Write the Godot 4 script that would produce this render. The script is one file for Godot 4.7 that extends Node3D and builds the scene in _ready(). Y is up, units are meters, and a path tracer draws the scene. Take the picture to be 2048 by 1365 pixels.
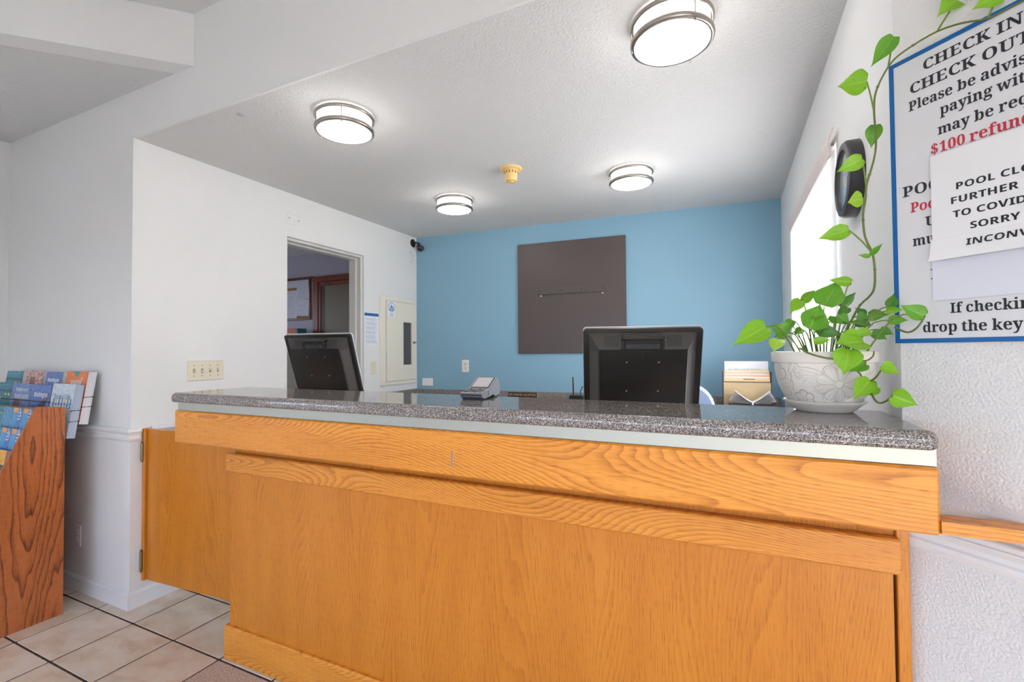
extends Node3D

# ------------------------------------------------------------------ geometry of the place (metres, y up)
const XL := -2.793      # face of the white office wall with the doorway
const ZS := -1.366      # face of the lobby wall and of the header over the counter
const H := 2.4226       # office ceiling
const H2 := 2.668       # low lobby ceiling in the corner
const H3 := 2.918       # main lobby ceiling
const ZBL := -3.793     # blue wall, left end
const ZBR := -4.0036    # blue wall, right end
const XR := 0.3605      # face of the window wall
const ZC := -1.375      # its outer corner, where the diagonal wall starts
const XW := -4.2        # lobby wall at the far left
const XE := 2.3
const ZE := 2.5
const YT := 1.141       # top of the granite countertop

var M := {}
var used := {}
var rng := RandomNumberGenerator.new()

# ------------------------------------------------------------------ mesh collector
class MB:
	var v := PackedVector3Array()
	var n := PackedVector3Array()
	var uv := PackedVector2Array()

	func tri(a: Vector3, b: Vector3, c: Vector3, na: Vector3, nb: Vector3, nc: Vector3, ua := Vector2.ZERO, ub := Vector2.ZERO, uc := Vector2.ZERO) -> void:
		if (b - a).cross(c - a).dot(na + nb + nc) > 0.0:
			v.append(a); v.append(c); v.append(b)
			n.append(na); n.append(nc); n.append(nb)
			uv.append(ua); uv.append(uc); uv.append(ub)
		else:
			v.append(a); v.append(b); v.append(c)
			n.append(na); n.append(nb); n.append(nc)
			uv.append(ua); uv.append(ub); uv.append(uc)

	# a top-left, b top-right, c bottom-right, d bottom-left, seen from the side the normal points to
	func quad(a: Vector3, b: Vector3, c: Vector3, d: Vector3, nn: Vector3) -> void:
		tri(a, b, c, nn, nn, nn, Vector2(0, 0), Vector2(1, 0), Vector2(1, 1))
		tri(a, c, d, nn, nn, nn, Vector2(0, 0), Vector2(1, 1), Vector2(0, 1))

	func quad_s(a: Vector3, b: Vector3, c: Vector3, d: Vector3, na: Vector3, nb: Vector3, nc: Vector3, nd: Vector3, ua := Vector2.ZERO, ub := Vector2.ZERO, uc := Vector2.ZERO, ud := Vector2.ZERO) -> void:
		tri(a, b, c, na, nb, nc, ua, ub, uc)
		tri(a, c, d, na, nc, nd, ua, uc, ud)

	func box(lo: Vector3, hi: Vector3, bev := 0.0, xf := Transform3D()) -> MB:
		var c := (lo + hi) / 2.0
		var s := (hi - lo).abs() / 2.0
		var b := minf(bev, minf(s.x, minf(s.y, s.z)) * 0.95)
		var bs := xf.basis
		for ax in 3:
			for sg in [-1.0, 1.0]:
				var e1 := (ax + 1) % 3
				var e2 := (ax + 2) % 3
				var nn := Vector3.ZERO
				nn[ax] = sg
				var q := []
				for k in [[-1, -1], [1, -1], [1, 1], [-1, 1]]:
					var p := Vector3.ZERO
					p[ax] = sg * s[ax]
					p[e1] = k[0] * (s[e1] - b)
					p[e2] = k[1] * (s[e2] - b)
					q.append(xf * (c + p))
				quad(q[0], q[1], q[2], q[3], (bs * nn).normalized())
		if b > 0.0:
			for ax in 3:
				var e1 := (ax + 1) % 3
				var e2 := (ax + 2) % 3
				for k in [[-1, -1], [1, -1], [1, 1], [-1, 1]]:
					var q := []
					for j in [[-1, 0], [1, 0], [1, 1], [-1, 1]]:
						var p := Vector3.ZERO
						p[ax] = j[0] * (s[ax] - b)
						p[e1] = k[0] * (s[e1] - (b if j[1] == 0 else 0.0))
						p[e2] = k[1] * (s[e2] - (0.0 if j[1] == 0 else b))
						q.append(xf * (c + p))
					var nn := Vector3.ZERO
					nn[e1] = k[0]
					nn[e2] = k[1]
					nn = (bs * nn).normalized()
					quad(q[0], q[1], q[2], q[3], nn)
			for sx in [-1, 1]:
				for sy in [-1, 1]:
					for sz in [-1, 1]:
						var g := Vector3(sx, sy, sz)
						var q := []
						for ax in 3:
							var p := (s - Vector3(b, b, b)) * g
							p[ax] = s[ax] * g[ax]
							q.append(xf * (c + p))
						var nn := (bs * g).normalized()
						tri(q[0], q[1], q[2], nn, nn, nn)
		return self

	# polygon in the local xy plane, extruded from z0 to z1
	func prism(poly: PackedVector2Array, z0: float, z1: float, xf := Transform3D()) -> MB:
		var ids := Geometry2D.triangulate_polygon(poly)
		var bs := xf.basis
		for k in range(0, ids.size(), 3):
			for z in [z0, z1]:
				var nn := (bs * Vector3(0, 0, -1.0 if z == minf(z0, z1) else 1.0)).normalized()
				var p := []
				for j in 3:
					var t: Vector2 = poly[ids[k + j]]
					p.append(xf * Vector3(t.x, t.y, z))
				tri(p[0], p[1], p[2], nn, nn, nn, poly[ids[k]], poly[ids[k + 1]], poly[ids[k + 2]])
		var area := 0.0
		for k in poly.size():
			var a := poly[k]
			var b := poly[(k + 1) % poly.size()]
			area += a.x * b.y - b.x * a.y
		for k in poly.size():
			var a := poly[k]
			var b := poly[(k + 1) % poly.size()]
			var e := (b - a) * signf(area)
			var nn := (bs * Vector3(e.y, -e.x, 0)).normalized()
			quad(xf * Vector3(a.x, a.y, z0), xf * Vector3(b.x, b.y, z0), xf * Vector3(b.x, b.y, z1), xf * Vector3(a.x, a.y, z1), nn)
		return self

	# profile of (radius, y) turned round the local y axis
	func lathe(prof: Array, seg := 32, xf := Transform3D(), soft := 0.7) -> MB:
		var ns := []
		for k in prof.size() - 1:
			var d: Vector2 = prof[k + 1] - prof[k]
			ns.append(Vector2(d.y, -d.x).normalized())
		var total := 0.0
		var at := [0.0]
		for k in prof.size() - 1:
			total += prof[k].distance_to(prof[k + 1])
			at.append(total)
		# orientation: outward means away from the axis on the whole
		var bs := xf.basis
		for k in ns.size():
			var n0: Vector2 = ns[k]
			var n1: Vector2 = ns[k]
			if k > 0 and ns[k - 1].dot(ns[k]) > soft:
				n0 = (ns[k - 1] + ns[k]).normalized()
			if k < ns.size() - 1 and ns[k + 1].dot(ns[k]) > soft:
				n1 = (ns[k + 1] + ns[k]).normalized()
			var p: Vector2 = prof[k]
			var q: Vector2 = prof[k + 1]
			for j in seg:
				var a0 := TAU * j / seg
				var a1 := TAU * (j + 1) / seg
				var c0 := Vector3(cos(a0), 0, sin(a0))
				var c1 := Vector3(cos(a1), 0, sin(a1))
				var u0 := float(j) / seg
				var u1 := float(j + 1) / seg
				var up := Vector3.UP
				var A := xf * (c0 * p.x + up * p.y)
				var B := xf * (c1 * p.x + up * p.y)
				var C := xf * (c1 * q.x + up * q.y)
				var D := xf * (c0 * q.x + up * q.y)
				var nA := (bs * (c0 * n0.x + up * n0.y)).normalized()
				var nB := (bs * (c1 * n0.x + up * n0.y)).normalized()
				var nC := (bs * (c1 * n1.x + up * n1.y)).normalized()
				var nD := (bs * (c0 * n1.x + up * n1.y)).normalized()
				var v0: float = at[k] / total
				var v1: float = at[k + 1] / total
				if p.x > 1e-5:
					tri(A, B, C, nA, nB, nC, Vector2(u0, v0), Vector2(u1, v0), Vector2(u1, v1))
				if q.x > 1e-5:
					tri(A, C, D, nA, nC, nD, Vector2(u0, v0), Vector2(u1, v1), Vector2(u0, v1))
		return self

	func tube(pts: Array, r0: float, r1 := -1.0, seg := 6) -> MB:
		if r1 < 0.0:
			r1 = r0
		var side := Vector3.ZERO
		var rings := []
		var dirs := []
		for k in pts.size():
			var d: Vector3 = (pts[mini(k + 1, pts.size() - 1)] - pts[maxi(k - 1, 0)]).normalized()
			if side == Vector3.ZERO:
				side = d.cross(Vector3.UP if absf(d.y) < 0.9 else Vector3.RIGHT).normalized()
			side = (side - d * side.dot(d)).normalized()
			var o := d.cross(side)
			var r := lerpf(r0, r1, float(k) / maxf(1.0, pts.size() - 1.0))
			var ring := []
			for j in seg:
				var a := TAU * j / seg
				var nn := side * cos(a) + o * sin(a)
				ring.append([pts[k] + nn * r, nn])
			rings.append(ring)
			dirs.append(d)
		for k in pts.size() - 1:
			for j in seg:
				var j2 := (j + 1) % seg
				var a = rings[k][j]
				var b = rings[k][j2]
				var c = rings[k + 1][j2]
				var d = rings[k + 1][j]
				quad_s(a[0], b[0], c[0], d[0], a[1], b[1], c[1], d[1])
		for e in [0, pts.size() - 1]:
			var nn: Vector3 = dirs[e] * (-1.0 if e == 0 else 1.0)
			for j in range(1, seg - 1):
				tri(rings[e][0][0], rings[e][j][0], rings[e][j + 1][0], nn, nn, nn)
		return self

	# slab whose plan is a rounded rectangle and whose rim follows layers of (inset, y)
	func slab(lo: Vector2, hi: Vector2, rc: float, layers: Array, xf := Transform3D(), seg := 5) -> MB:
		var loops := []
		var bs := xf.basis
		for L in layers:
			var ins: float = L.x
			var r := maxf(rc - ins, 0.0004)
			var a := lo + Vector2(ins, ins)
			var b := hi - Vector2(ins, ins)
			var loop := []
			for q in 4:
				var cc := Vector2(b.x - r if q in [0, 3] else a.x + r, b.y - r if q in [0, 1] else a.y + r)
				for j in seg + 1:
					var ang := PI / 2.0 * (q + float(j) / seg)
					var d := Vector2(cos(ang), sin(ang))
					loop.append([cc + d * r, d])
			loops.append(loop)
		var m: int = loops[0].size()
		for k in layers.size() - 1:
			var dl: Vector2 = layers[k + 1] - layers[k]
			var ny: float = dl.x
			var nr: float = dl.y
			var s := Vector2(nr, ny).normalized()
			var sp := s
			var sn := s
			if k > 0:
				var e: Vector2 = layers[k] - layers[k - 1]
				var w := Vector2(e.y, e.x).normalized()
				if w.dot(s) > 0.7:
					sp = (s + w).normalized()
			if k < layers.size() - 2:
				var e: Vector2 = layers[k + 2] - layers[k + 1]
				var w := Vector2(e.y, e.x).normalized()
				if w.dot(s) > 0.7:
					sn = (s + w).normalized()
			for j in m:
				var j2 := (j + 1) % m
				var A = loops[k][j]
				var B = loops[k][j2]
				var C = loops[k + 1][j2]
				var D = loops[k + 1][j]
				var f := func(q, y: float) -> Vector3: return xf * Vector3(q.x, y, q.y)
				var g := func(q, t: Vector2) -> Vector3: return (bs * Vector3(q.x * t.x, t.y, q.y * t.x)).normalized()
				quad_s(f.call(A[0], layers[k].y), f.call(B[0], layers[k].y), f.call(C[0], layers[k + 1].y), f.call(D[0], layers[k + 1].y), g.call(A[1], sp), g.call(B[1], sp), g.call(C[1], sn), g.call(D[1], sn))
		for e in [0, layers.size() - 1]:
			var nn := (bs * Vector3(0, -1.0 if e == 0 else 1.0, 0)).normalized()
			var y: float = layers[e].y
			var cen := (lo + hi) / 2.0
			var cp := xf * Vector3(cen.x, y, cen.y)
			var ext := hi - lo
			for j in m:
				var j2 := (j + 1) % m
				var pa: Vector2 = loops[e][j][0]
				var pb: Vector2 = loops[e][j2][0]
				tri(cp, xf * Vector3(pa.x, y, pa.y), xf * Vector3(pb.x, y, pb.y), nn, nn, nn, Vector2(0.5, 0.5), (pa - lo) / ext, (pb - lo) / ext)
		return self

	func mesh() -> ArrayMesh:
		var a := []
		a.resize(Mesh.ARRAY_MAX)
		a[Mesh.ARRAY_VERTEX] = v
		a[Mesh.ARRAY_NORMAL] = n
		a[Mesh.ARRAY_TEX_UV] = uv
		var m := ArrayMesh.new()
		m.add_surface_from_arrays(Mesh.PRIMITIVE_TRIANGLES, a)
		return m

# ------------------------------------------------------------------ node helpers
func numbered(called: String) -> String:
	if not used.has(called):
		used[called] = 0
		return called
	used[called] += 1
	return "%s_%03d" % [called, used[called]]

func add(called: String, shape, m: Material, parent: Node3D = null) -> MeshInstance3D:
	var o := MeshInstance3D.new()
	o.mesh = shape.mesh() if shape is MB else shape
	o.material_override = m
	if parent == null:
		o.name = numbered(called)
		add_child(o, true)
	else:
		o.name = called
		parent.add_child(o, true)
	return o

func thing(called: String, label: String, category: String, at := Vector3.ZERO, turn := 0.0, group := "") -> Node3D:
	var o := Node3D.new()
	o.name = numbered(called)
	add_child(o, true)
	o.position = at
	o.rotation.y = turn
	return tag(o, label, category, group)

func tag(o: Node3D, label: String, category: String, group := "") -> Node3D:
	o.set_meta("label", label)
	o.set_meta("category", category)
	if group != "":
		o.set_meta("group", group)
	return o

func struct(called: String, shape, m: Material, label := "") -> MeshInstance3D:
	var o := add(called, shape, m)
	o.set_meta("kind", "structure")
	if label != "":
		o.set_meta("label", label)
	return o

func mat(c: Color, rough := 0.6, metal := 0.0) -> StandardMaterial3D:
	var m := StandardMaterial3D.new()
	m.albedo_color = c
	m.roughness = rough
	m.metallic = metal
	return m

func rgb8(r: int, g: int, b: int) -> Color:
	return Color(r / 255.0, g / 255.0, b / 255.0)

func noise(seed_: int, freq: float, type := FastNoiseLite.TYPE_SIMPLEX_SMOOTH, oct := 1) -> FastNoiseLite:
	var f := FastNoiseLite.new()
	f.seed = seed_
	f.noise_type = type
	f.frequency = freq
	f.fractal_type = FastNoiseLite.FRACTAL_NONE if oct == 1 else FastNoiseLite.FRACTAL_FBM
	f.fractal_octaves = oct
	return f

func tex(im: Image) -> ImageTexture:
	return ImageTexture.create_from_image(im)

func triplanar(m: StandardMaterial3D, scale: Vector3, world := true) -> StandardMaterial3D:
	m.uv1_triplanar = true
	m.uv1_world_triplanar = world
	m.uv1_triplanar_sharpness = 8.0
	m.uv1_scale = scale
	return m

func relief(m: StandardMaterial3D, t: Texture2D, centimetres: float) -> StandardMaterial3D:
	m.heightmap_enabled = true
	m.heightmap_texture = t
	m.heightmap_scale = centimetres
	return m

func lettering(text: String, parent: Node3D, at: Vector3, cap: float, m: Material, serif := true, wide := 1.0, align := HORIZONTAL_ALIGNMENT_LEFT, bold := true, basis := Basis()) -> MeshInstance3D:
	var t := TextMesh.new()
	var f := SystemFont.new()
	f.font_names = PackedStringArray(["Droid Serif" if serif else "Droid Sans"])
	f.font_weight = 700 if bold else 400
	t.font = f
	t.text = text
	t.font_size = 48
	t.pixel_size = cap / 0.714 / 48.0
	t.depth = 0.0004
	t.curve_step = 2.0
	t.horizontal_alignment = align
	t.vertical_alignment = VERTICAL_ALIGNMENT_BOTTOM
	var o := add("lettering", t, m, parent)
	# put the baseline at the given height: the bottom of the text block lies one descent below it
	o.transform = Transform3D(Basis(basis.x * wide, basis.y, basis.z), at - basis.y * f.get_descent(48) * t.pixel_size)
	return o

# ------------------------------------------------------------------ surfaces
func wood_image(w: int, h: int, wm: float, hm: float, seed_: int, upright: bool, light: Color, dark: Color, bands: float, wild: float, sharp: float, pores: float, strength := 0.42, stretch := 0.75) -> Image:
	var n1 := noise(seed_, 1.0)
	var n2 := noise(seed_ + 1, 1.0)
	var n3 := noise(seed_ + 2, 1.0, FastNoiseLite.TYPE_VALUE)
	var n4 := noise(seed_ + 3, 1.0)
	var d := PackedByteArray()
	d.resize(w * h * 3)
	var i := 0
	for y in h:
		var ym := hm * y / h
		for x in w:
			var xm := wm * x / w
			var a := ym if upright else xm
			var c := xm if upright else ym
			var g := c * bands * 0.45 + n1.get_noise_2d(a * stretch, c * 4.2) * wild + n2.get_noise_2d(a * 5.0, c * 30.0) * 0.22
			var t := g - floorf(g)
			var late := pow(t, sharp)
			if t > 0.94:
				late *= (1.0 - t) / 0.06
			var p := n3.get_noise_2d(a * 34.0, c * 1100.0)
			var pore := clampf((p - 0.30) * 2.2, 0.0, 1.0) * pores * (0.35 + 0.65 * t)
			var tone := n4.get_noise_2d(a * 1.3, c * 9.0) * 0.10 + n4.get_noise_2d(a * 9.0 + 40.0, c * 160.0) * 0.06
			var k := clampf(late * strength + pore + tone, -0.12, 1.0)
			var q := light.lerp(dark, k) if k >= 0.0 else light.lightened(-k * 0.5)
			d[i] = int(clampf(q.r, 0, 1) * 255.0)
			d[i + 1] = int(clampf(q.g, 0, 1) * 255.0)
			d[i + 2] = int(clampf(q.b, 0, 1) * 255.0)
			i += 3
	return Image.create_from_data(w, h, false, Image.FORMAT_RGB8, d)

func granite_image(s: int) -> Image:
	var c1 := noise(11, 0.115, FastNoiseLite.TYPE_CELLULAR)
	c1.cellular_return_type = FastNoiseLite.RETURN_CELL_VALUE
	c1.cellular_jitter = 1.0
	var a := c1.get_seamless_image(s, s)
	var c2 := noise(12, 0.24, FastNoiseLite.TYPE_CELLULAR)
	c2.cellular_return_type = FastNoiseLite.RETURN_CELL_VALUE
	var b := c2.get_seamless_image(s, s)
	var fine := noise(13, 0.03).get_seamless_image(s, s)
	a.convert(Image.FORMAT_L8); b.convert(Image.FORMAT_L8); fine.convert(Image.FORMAT_L8)
	var da := a.get_data()
	var db := b.get_data()
	var df := fine.get_data()
	var ramp := [rgb8(34, 33, 34), rgb8(64, 61, 61), rgb8(98, 92, 90), rgb8(136, 126, 120), rgb8(166, 156, 150), rgb8(208, 201, 196), rgb8(236, 230, 224)]
	var d := PackedByteArray()
	d.resize(s * s * 3)
	for i in s * s:
		var t := clampf((da[i] * 0.55 + db[i] * 0.45) / 255.0 + (df[i] - 128.0) / 255.0 * 0.22, 0.0, 0.999)
		var k := clampf((t - 0.08) * 1.12, 0.0, 0.999) * 6.0
		var q: Color = ramp[int(k)].lerp(ramp[int(k) + 1], k - floorf(k))
		d[i * 3] = int(q.r * 255.0)
		d[i * 3 + 1] = int(q.g * 255.0)
		d[i * 3 + 2] = int(q.b * 255.0)
	return Image.create_from_data(s, s, false, Image.FORMAT_RGB8, d)

func ramp_image(s: int, f: FastNoiseLite, a: Color, b: Color, c: Color) -> Image:
	var im := f.get_seamless_image(s, s)
	im.convert(Image.FORMAT_L8)
	var src := im.get_data()
	var d := PackedByteArray()
	d.resize(s * s * 3)
	for i in s * s:
		var t := src[i] / 255.0
		var q := a.lerp(b, t * 2.0) if t < 0.5 else b.lerp(c, t * 2.0 - 1.0)
		d[i * 3] = int(q.r * 255.0)
		d[i * 3 + 1] = int(q.g * 255.0)
		d[i * 3 + 2] = int(q.b * 255.0)
	return Image.create_from_data(s, s, false, Image.FORMAT_RGB8, d)

func trowel_image(s: int) -> Image:      # skip-trowelled plaster: flattened islands with worm-like rims
	var f := noise(31, 0.075)
	f.domain_warp_enabled = true
	f.domain_warp_amplitude = 18.0
	f.domain_warp_frequency = 0.03
	var a := f.get_seamless_image(s, s)
	var b := noise(33, 0.16).get_seamless_image(s, s)
	a.convert(Image.FORMAT_L8); b.convert(Image.FORMAT_L8)
	var da := a.get_data()
	var db := b.get_data()
	var d := PackedByteArray()
	d.resize(s * s)
	for i in s * s:
		var t := da[i] / 255.0
		var ridge := 1.0 - clampf(absf(t - 0.52) * 9.0, 0.0, 1.0)
		d[i] = int(clampf(ridge * 0.30 + t * 0.25 + db[i] / 255.0 * 0.45, 0.0, 1.0) * 255.0)
	return Image.create_from_data(s, s, false, Image.FORMAT_L8, d)

func page_image(w: int, h: int, paper: Color, ink: Color, lines: int, seed_: int, head := Color(0, 0, 0, 0), head_part := 0.0) -> Image:
	var im := Image.create(w, h, false, Image.FORMAT_RGB8)
	im.fill(paper)
	var r := RandomNumberGenerator.new()
	r.seed = seed_
	var y0 := int(h * (0.06 + head_part))
	if head_part > 0.0:
		im.fill_rect(Rect2i(0, 0, w, int(h * head_part)), head)
	for k in lines:
		var y := y0 + int((h - y0 - h * 0.05) * k / lines)
		if k % 6 == 5:
			continue
		var x := int(w * 0.08)
		var end := int(w * r.randf_range(0.7, 0.94))
		while x < end:
			var l := r.randi_range(int(w * 0.03) + 1, int(w * 0.12) + 2)
			im.fill_rect(Rect2i(x, y, mini(l, end - x), maxi(1, int(h * 0.010))), ink.lerp(paper, r.randf_range(0.1, 0.5)))
			x += l + maxi(2, int(w * 0.018))
	return im

func flower_relief(w: int, h: int) -> Image:       # raised flowers and leaves outlined on the pot
	var d := PackedByteArray()
	d.resize(w * h)
	var flowers := []
	for k in 8:
		flowers.append([Vector2(w * (0.06 + 0.125 * k), h * (0.40 if k % 2 == 0 else 0.72)), h * (0.40 if k % 2 == 0 else 0.20), 9 if k % 2 == 0 else 6])
	var leaves := []
	var r := RandomNumberGenerator.new()
	r.seed = 5
	for k in 120:
		leaves.append([Vector2(r.randf() * w, h * r.randf_range(0.02, 1.0)), r.randf() * PI, h * r.randf_range(0.11, 0.19)])
	for y in h:
		for x in w:
			var p := Vector2(x, y)
			var best := 0.25
			for L in leaves:
				var q: Vector2 = p - L[0]
				if absf(q.x) > w * 0.5:
					q.x -= signf(q.x) * w
				if absf(q.x) > L[2] or absf(q.y) > L[2]:
					continue
				q = q.rotated(L[1])
				var e: float = pow(q.x / L[2], 2.0) + pow(q.y / (L[2] * 0.38), 2.0)
				if e < 1.0:
					best = 0.62 if e > 0.55 else (0.30 if absf(q.y) < L[2] * 0.04 else 0.48)
			for F in flowers:
				var q: Vector2 = p - F[0]
				if absf(q.x) > w * 0.5:
					q.x -= signf(q.x) * w
				var rr: float = q.length() / F[1]
				if rr > 1.1:
					continue
				var m := fposmod(q.angle() / TAU * F[2], 1.0) - 0.5
				var edge := 0.62 + 0.38 * sqrt(maxf(0.0, 1.0 - 4.0 * m * m))
				if rr < edge:
					best = 0.95 if edge - rr < 0.09 or absf(absf(m) - 0.5) < 0.05 else 0.6 + 0.12 * cos(m * 40.0)
					if rr < 0.24:
						best = 0.9 if rr > 0.17 else 0.45
			d[y * w + x] = int(best * 255.0)
	return Image.create_from_data(w, h, false, Image.FORMAT_L8, d)

func leaf_image(seed_: int, base: Color, streak: Color, amount: float) -> Image:
	var s := 128
	var n1 := noise(seed_, 1.0)
	var im := Image.create(s, s, false, Image.FORMAT_RGB8)
	for y in s:
		for x in s:
			var u := float(x) / s - 0.5
			var v := float(y) / s
			var along := v * 2.0 - absf(u) * 1.6
			var t := n1.get_noise_2d(u * 26.0, along * 5.0)
			var k := clampf((t - (0.45 - amount)) * 4.0, 0.0, 1.0) * (0.3 + amount)
			var c := base.lerp(streak, k)
			c = c.lerp(base.darkened(0.25), clampf(n1.get_noise_2d(u * 8.0 + 9.0, v * 6.0), 0.0, 1.0) * 0.22)
			if absf(u) < 0.018:
				c = c.lerp(streak, 0.55)
			im.set_pixel(x, y, c)
	return im

func make_materials() -> void:
	var peel := tex(noise(21, 0.09, FastNoiseLite.TYPE_SIMPLEX_SMOOTH, 2).get_seamless_image(512, 512))
	var fine_peel := tex(noise(23, 0.17, FastNoiseLite.TYPE_SIMPLEX_SMOOTH, 2).get_seamless_image(512, 512))
	var trowel := tex(trowel_image(512))
	var paint := rgb8(234, 234, 233)
	M.wall = relief(triplanar(mat(paint, 0.72), Vector3.ONE * 1.55), peel, 0.07)
	M.wall_coarse = relief(triplanar(mat(rgb8(232, 231, 230), 0.72), Vector3.ONE * 1.5, false), fine_peel, 0.15)
	M.ceiling = relief(triplanar(mat(rgb8(218, 218, 217), 0.85), Vector3.ONE * 1.0), trowel, 0.30)
	M.blue = relief(triplanar(mat(rgb8(136, 178, 200), 0.5), Vector3.ONE * 1.55), peel, 0.04)
	M.trim = mat(rgb8(238, 238, 238), 0.35)
	M.jamb = mat(rgb8(214, 213, 208), 0.45)
	var gap := ramp_image(256, noise(41, 0.05), rgb8(62, 48, 42), rgb8(78, 62, 54), rgb8(92, 76, 66))
	M.grout = triplanar(mat(Color.WHITE, 0.95), Vector3.ONE * 2.0)
	M.grout.albedo_texture = tex(gap)
	var tf := noise(42, 0.012, FastNoiseLite.TYPE_SIMPLEX_SMOOTH, 4)
	tf.domain_warp_enabled = true
	tf.domain_warp_amplitude = 40.0
	var tt := tex(ramp_image(512, tf, rgb8(210, 186, 160), rgb8(230, 215, 196), rgb8(240, 232, 220)))
	for k in 3:
		var m := triplanar(mat([Color.WHITE, rgb8(248, 246, 243), rgb8(251, 251, 248)][k], 0.32), Vector3(0.8, 0.8, 1.3))
		m.albedo_texture = tt
		m.uv1_offset = Vector3(0.31 * k, 0, 0.17 * k)
		M["tile%d" % k] = m
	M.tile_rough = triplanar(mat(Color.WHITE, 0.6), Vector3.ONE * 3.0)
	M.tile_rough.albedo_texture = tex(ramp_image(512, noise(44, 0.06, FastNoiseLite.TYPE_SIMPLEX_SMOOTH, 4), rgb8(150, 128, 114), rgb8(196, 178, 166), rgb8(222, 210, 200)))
	# oak
	var ol := rgb8(238, 158, 60)
	var od := rgb8(156, 78, 12)
	M.oak_h = triplanar(mat(Color.WHITE, 0.34), Vector3(1 / 2.75, 1 / 0.30, 1 / 2.75))
	M.oak_h.uv1_offset = Vector3(0.775, 0, 0.775)
	M.oak_h.albedo_texture = tex(wood_image(2048, 384, 2.75, 0.30, 101, false, ol, od, 165.0, 14.0, 2.8, 0.42, 0.50))
	M.oak_v = triplanar(mat(Color.WHITE, 0.36), Vector3(1 / 2.4, 1 / 1.2, 1 / 2.4))
	M.oak_v.uv1_offset = Vector3(0.825, 0, 0.825)
	M.oak_v.albedo_texture = tex(wood_image(1536, 512, 2.4, 1.2, 131, true, rgb8(214, 134, 40), rgb8(160, 82, 12), 210.0, 7.0, 1.6, 0.45, 0.24))
	M.oak_gate = triplanar(mat(Color.WHITE, 0.30), Vector3(1 / 2.4, 1 / 1.2, 1 / 2.4), false)
	M.oak_gate.albedo_texture = M.oak_v.albedo_texture
	M.oak_gate.uv1_offset = Vector3(0.37, 0.2, 0.0)
	M.rack_wood = triplanar(mat(Color.WHITE, 0.35), Vector3(1 / 0.8, 1 / 1.2, 1 / 0.8))
	M.rack_wood.albedo_texture = tex(wood_image(640, 1024, 0.8, 1.2, 171, true, rgb8(190, 108, 58), rgb8(74, 40, 26), 90.0, 6.0, 5.0, 0.5, 0.8, 0.42))
	M.granite = triplanar(mat(Color.WHITE, 0.06), Vector3.ONE * 4.6)
	M.granite.albedo_texture = tex(granite_image(1024))
	M.granite.metallic_specular = 0.6
	M.steel = mat(rgb8(190, 191, 180), 0.45, 1.0)
	M.nickel = mat(rgb8(176, 168, 160), 0.28, 1.0)
	M.brass = mat(rgb8(150, 128, 84), 0.35, 1.0)
	M.dark_metal = mat(rgb8(70, 66, 60), 0.4, 0.8)
	M.black = mat(rgb8(24, 24, 25), 0.42)
	M.black_gloss = mat(rgb8(34, 31, 29), 0.30)
	M.charcoal = mat(rgb8(66, 63, 60), 0.38)
	M.silver = mat(rgb8(200, 200, 202), 0.35)
	M.white_plastic = mat(rgb8(240, 240, 240), 0.35)
	M.ivory = mat(rgb8(226, 220, 196), 0.38)
	M.almond_dark = mat(rgb8(150, 136, 104), 0.5)
	M.paper = mat(rgb8(240, 240, 242), 0.8)
	M.paper_cool = mat(rgb8(226, 228, 240), 0.8)
	M.ink = mat(rgb8(36, 36, 42), 0.6)
	M.red_ink = mat(rgb8(196, 44, 62), 0.6)
	M.sign_blue = mat(rgb8(0, 98, 168), 0.3)
	M.sign_face = mat(rgb8(226, 226, 230), 0.14)
	M.panel_brown = mat(rgb8(86, 76, 74), 0.42)
	M.laminate = mat(rgb8(196, 196, 198), 0.5)
	M.cream = mat(rgb8(240, 234, 218), 0.45)
	M.dark = mat(rgb8(34, 33, 33), 0.6)
	M.slot_dark = mat(rgb8(84, 84, 84), 0.5)
	M.diffuser = mat(rgb8(250, 248, 244), 0.5)
	M.diffuser.emission_enabled = true
	M.diffuser.emission = Color(1.0, 0.985, 0.97)
	M.diffuser.emission_energy_multiplier = 4.0
	M.glass = mat(Color(0.95, 0.97, 0.97, 0.06), 0.02)
	M.glass.transparency = BaseMaterial3D.TRANSPARENCY_ALPHA
	M.blind = mat(rgb8(244, 244, 243), 0.6)
	M.blind.backlight_enabled = true
	M.blind.backlight = Color(1.0, 1.0, 1.0)
	M.yellowed = mat(rgb8(240, 204, 132), 0.45)

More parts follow.
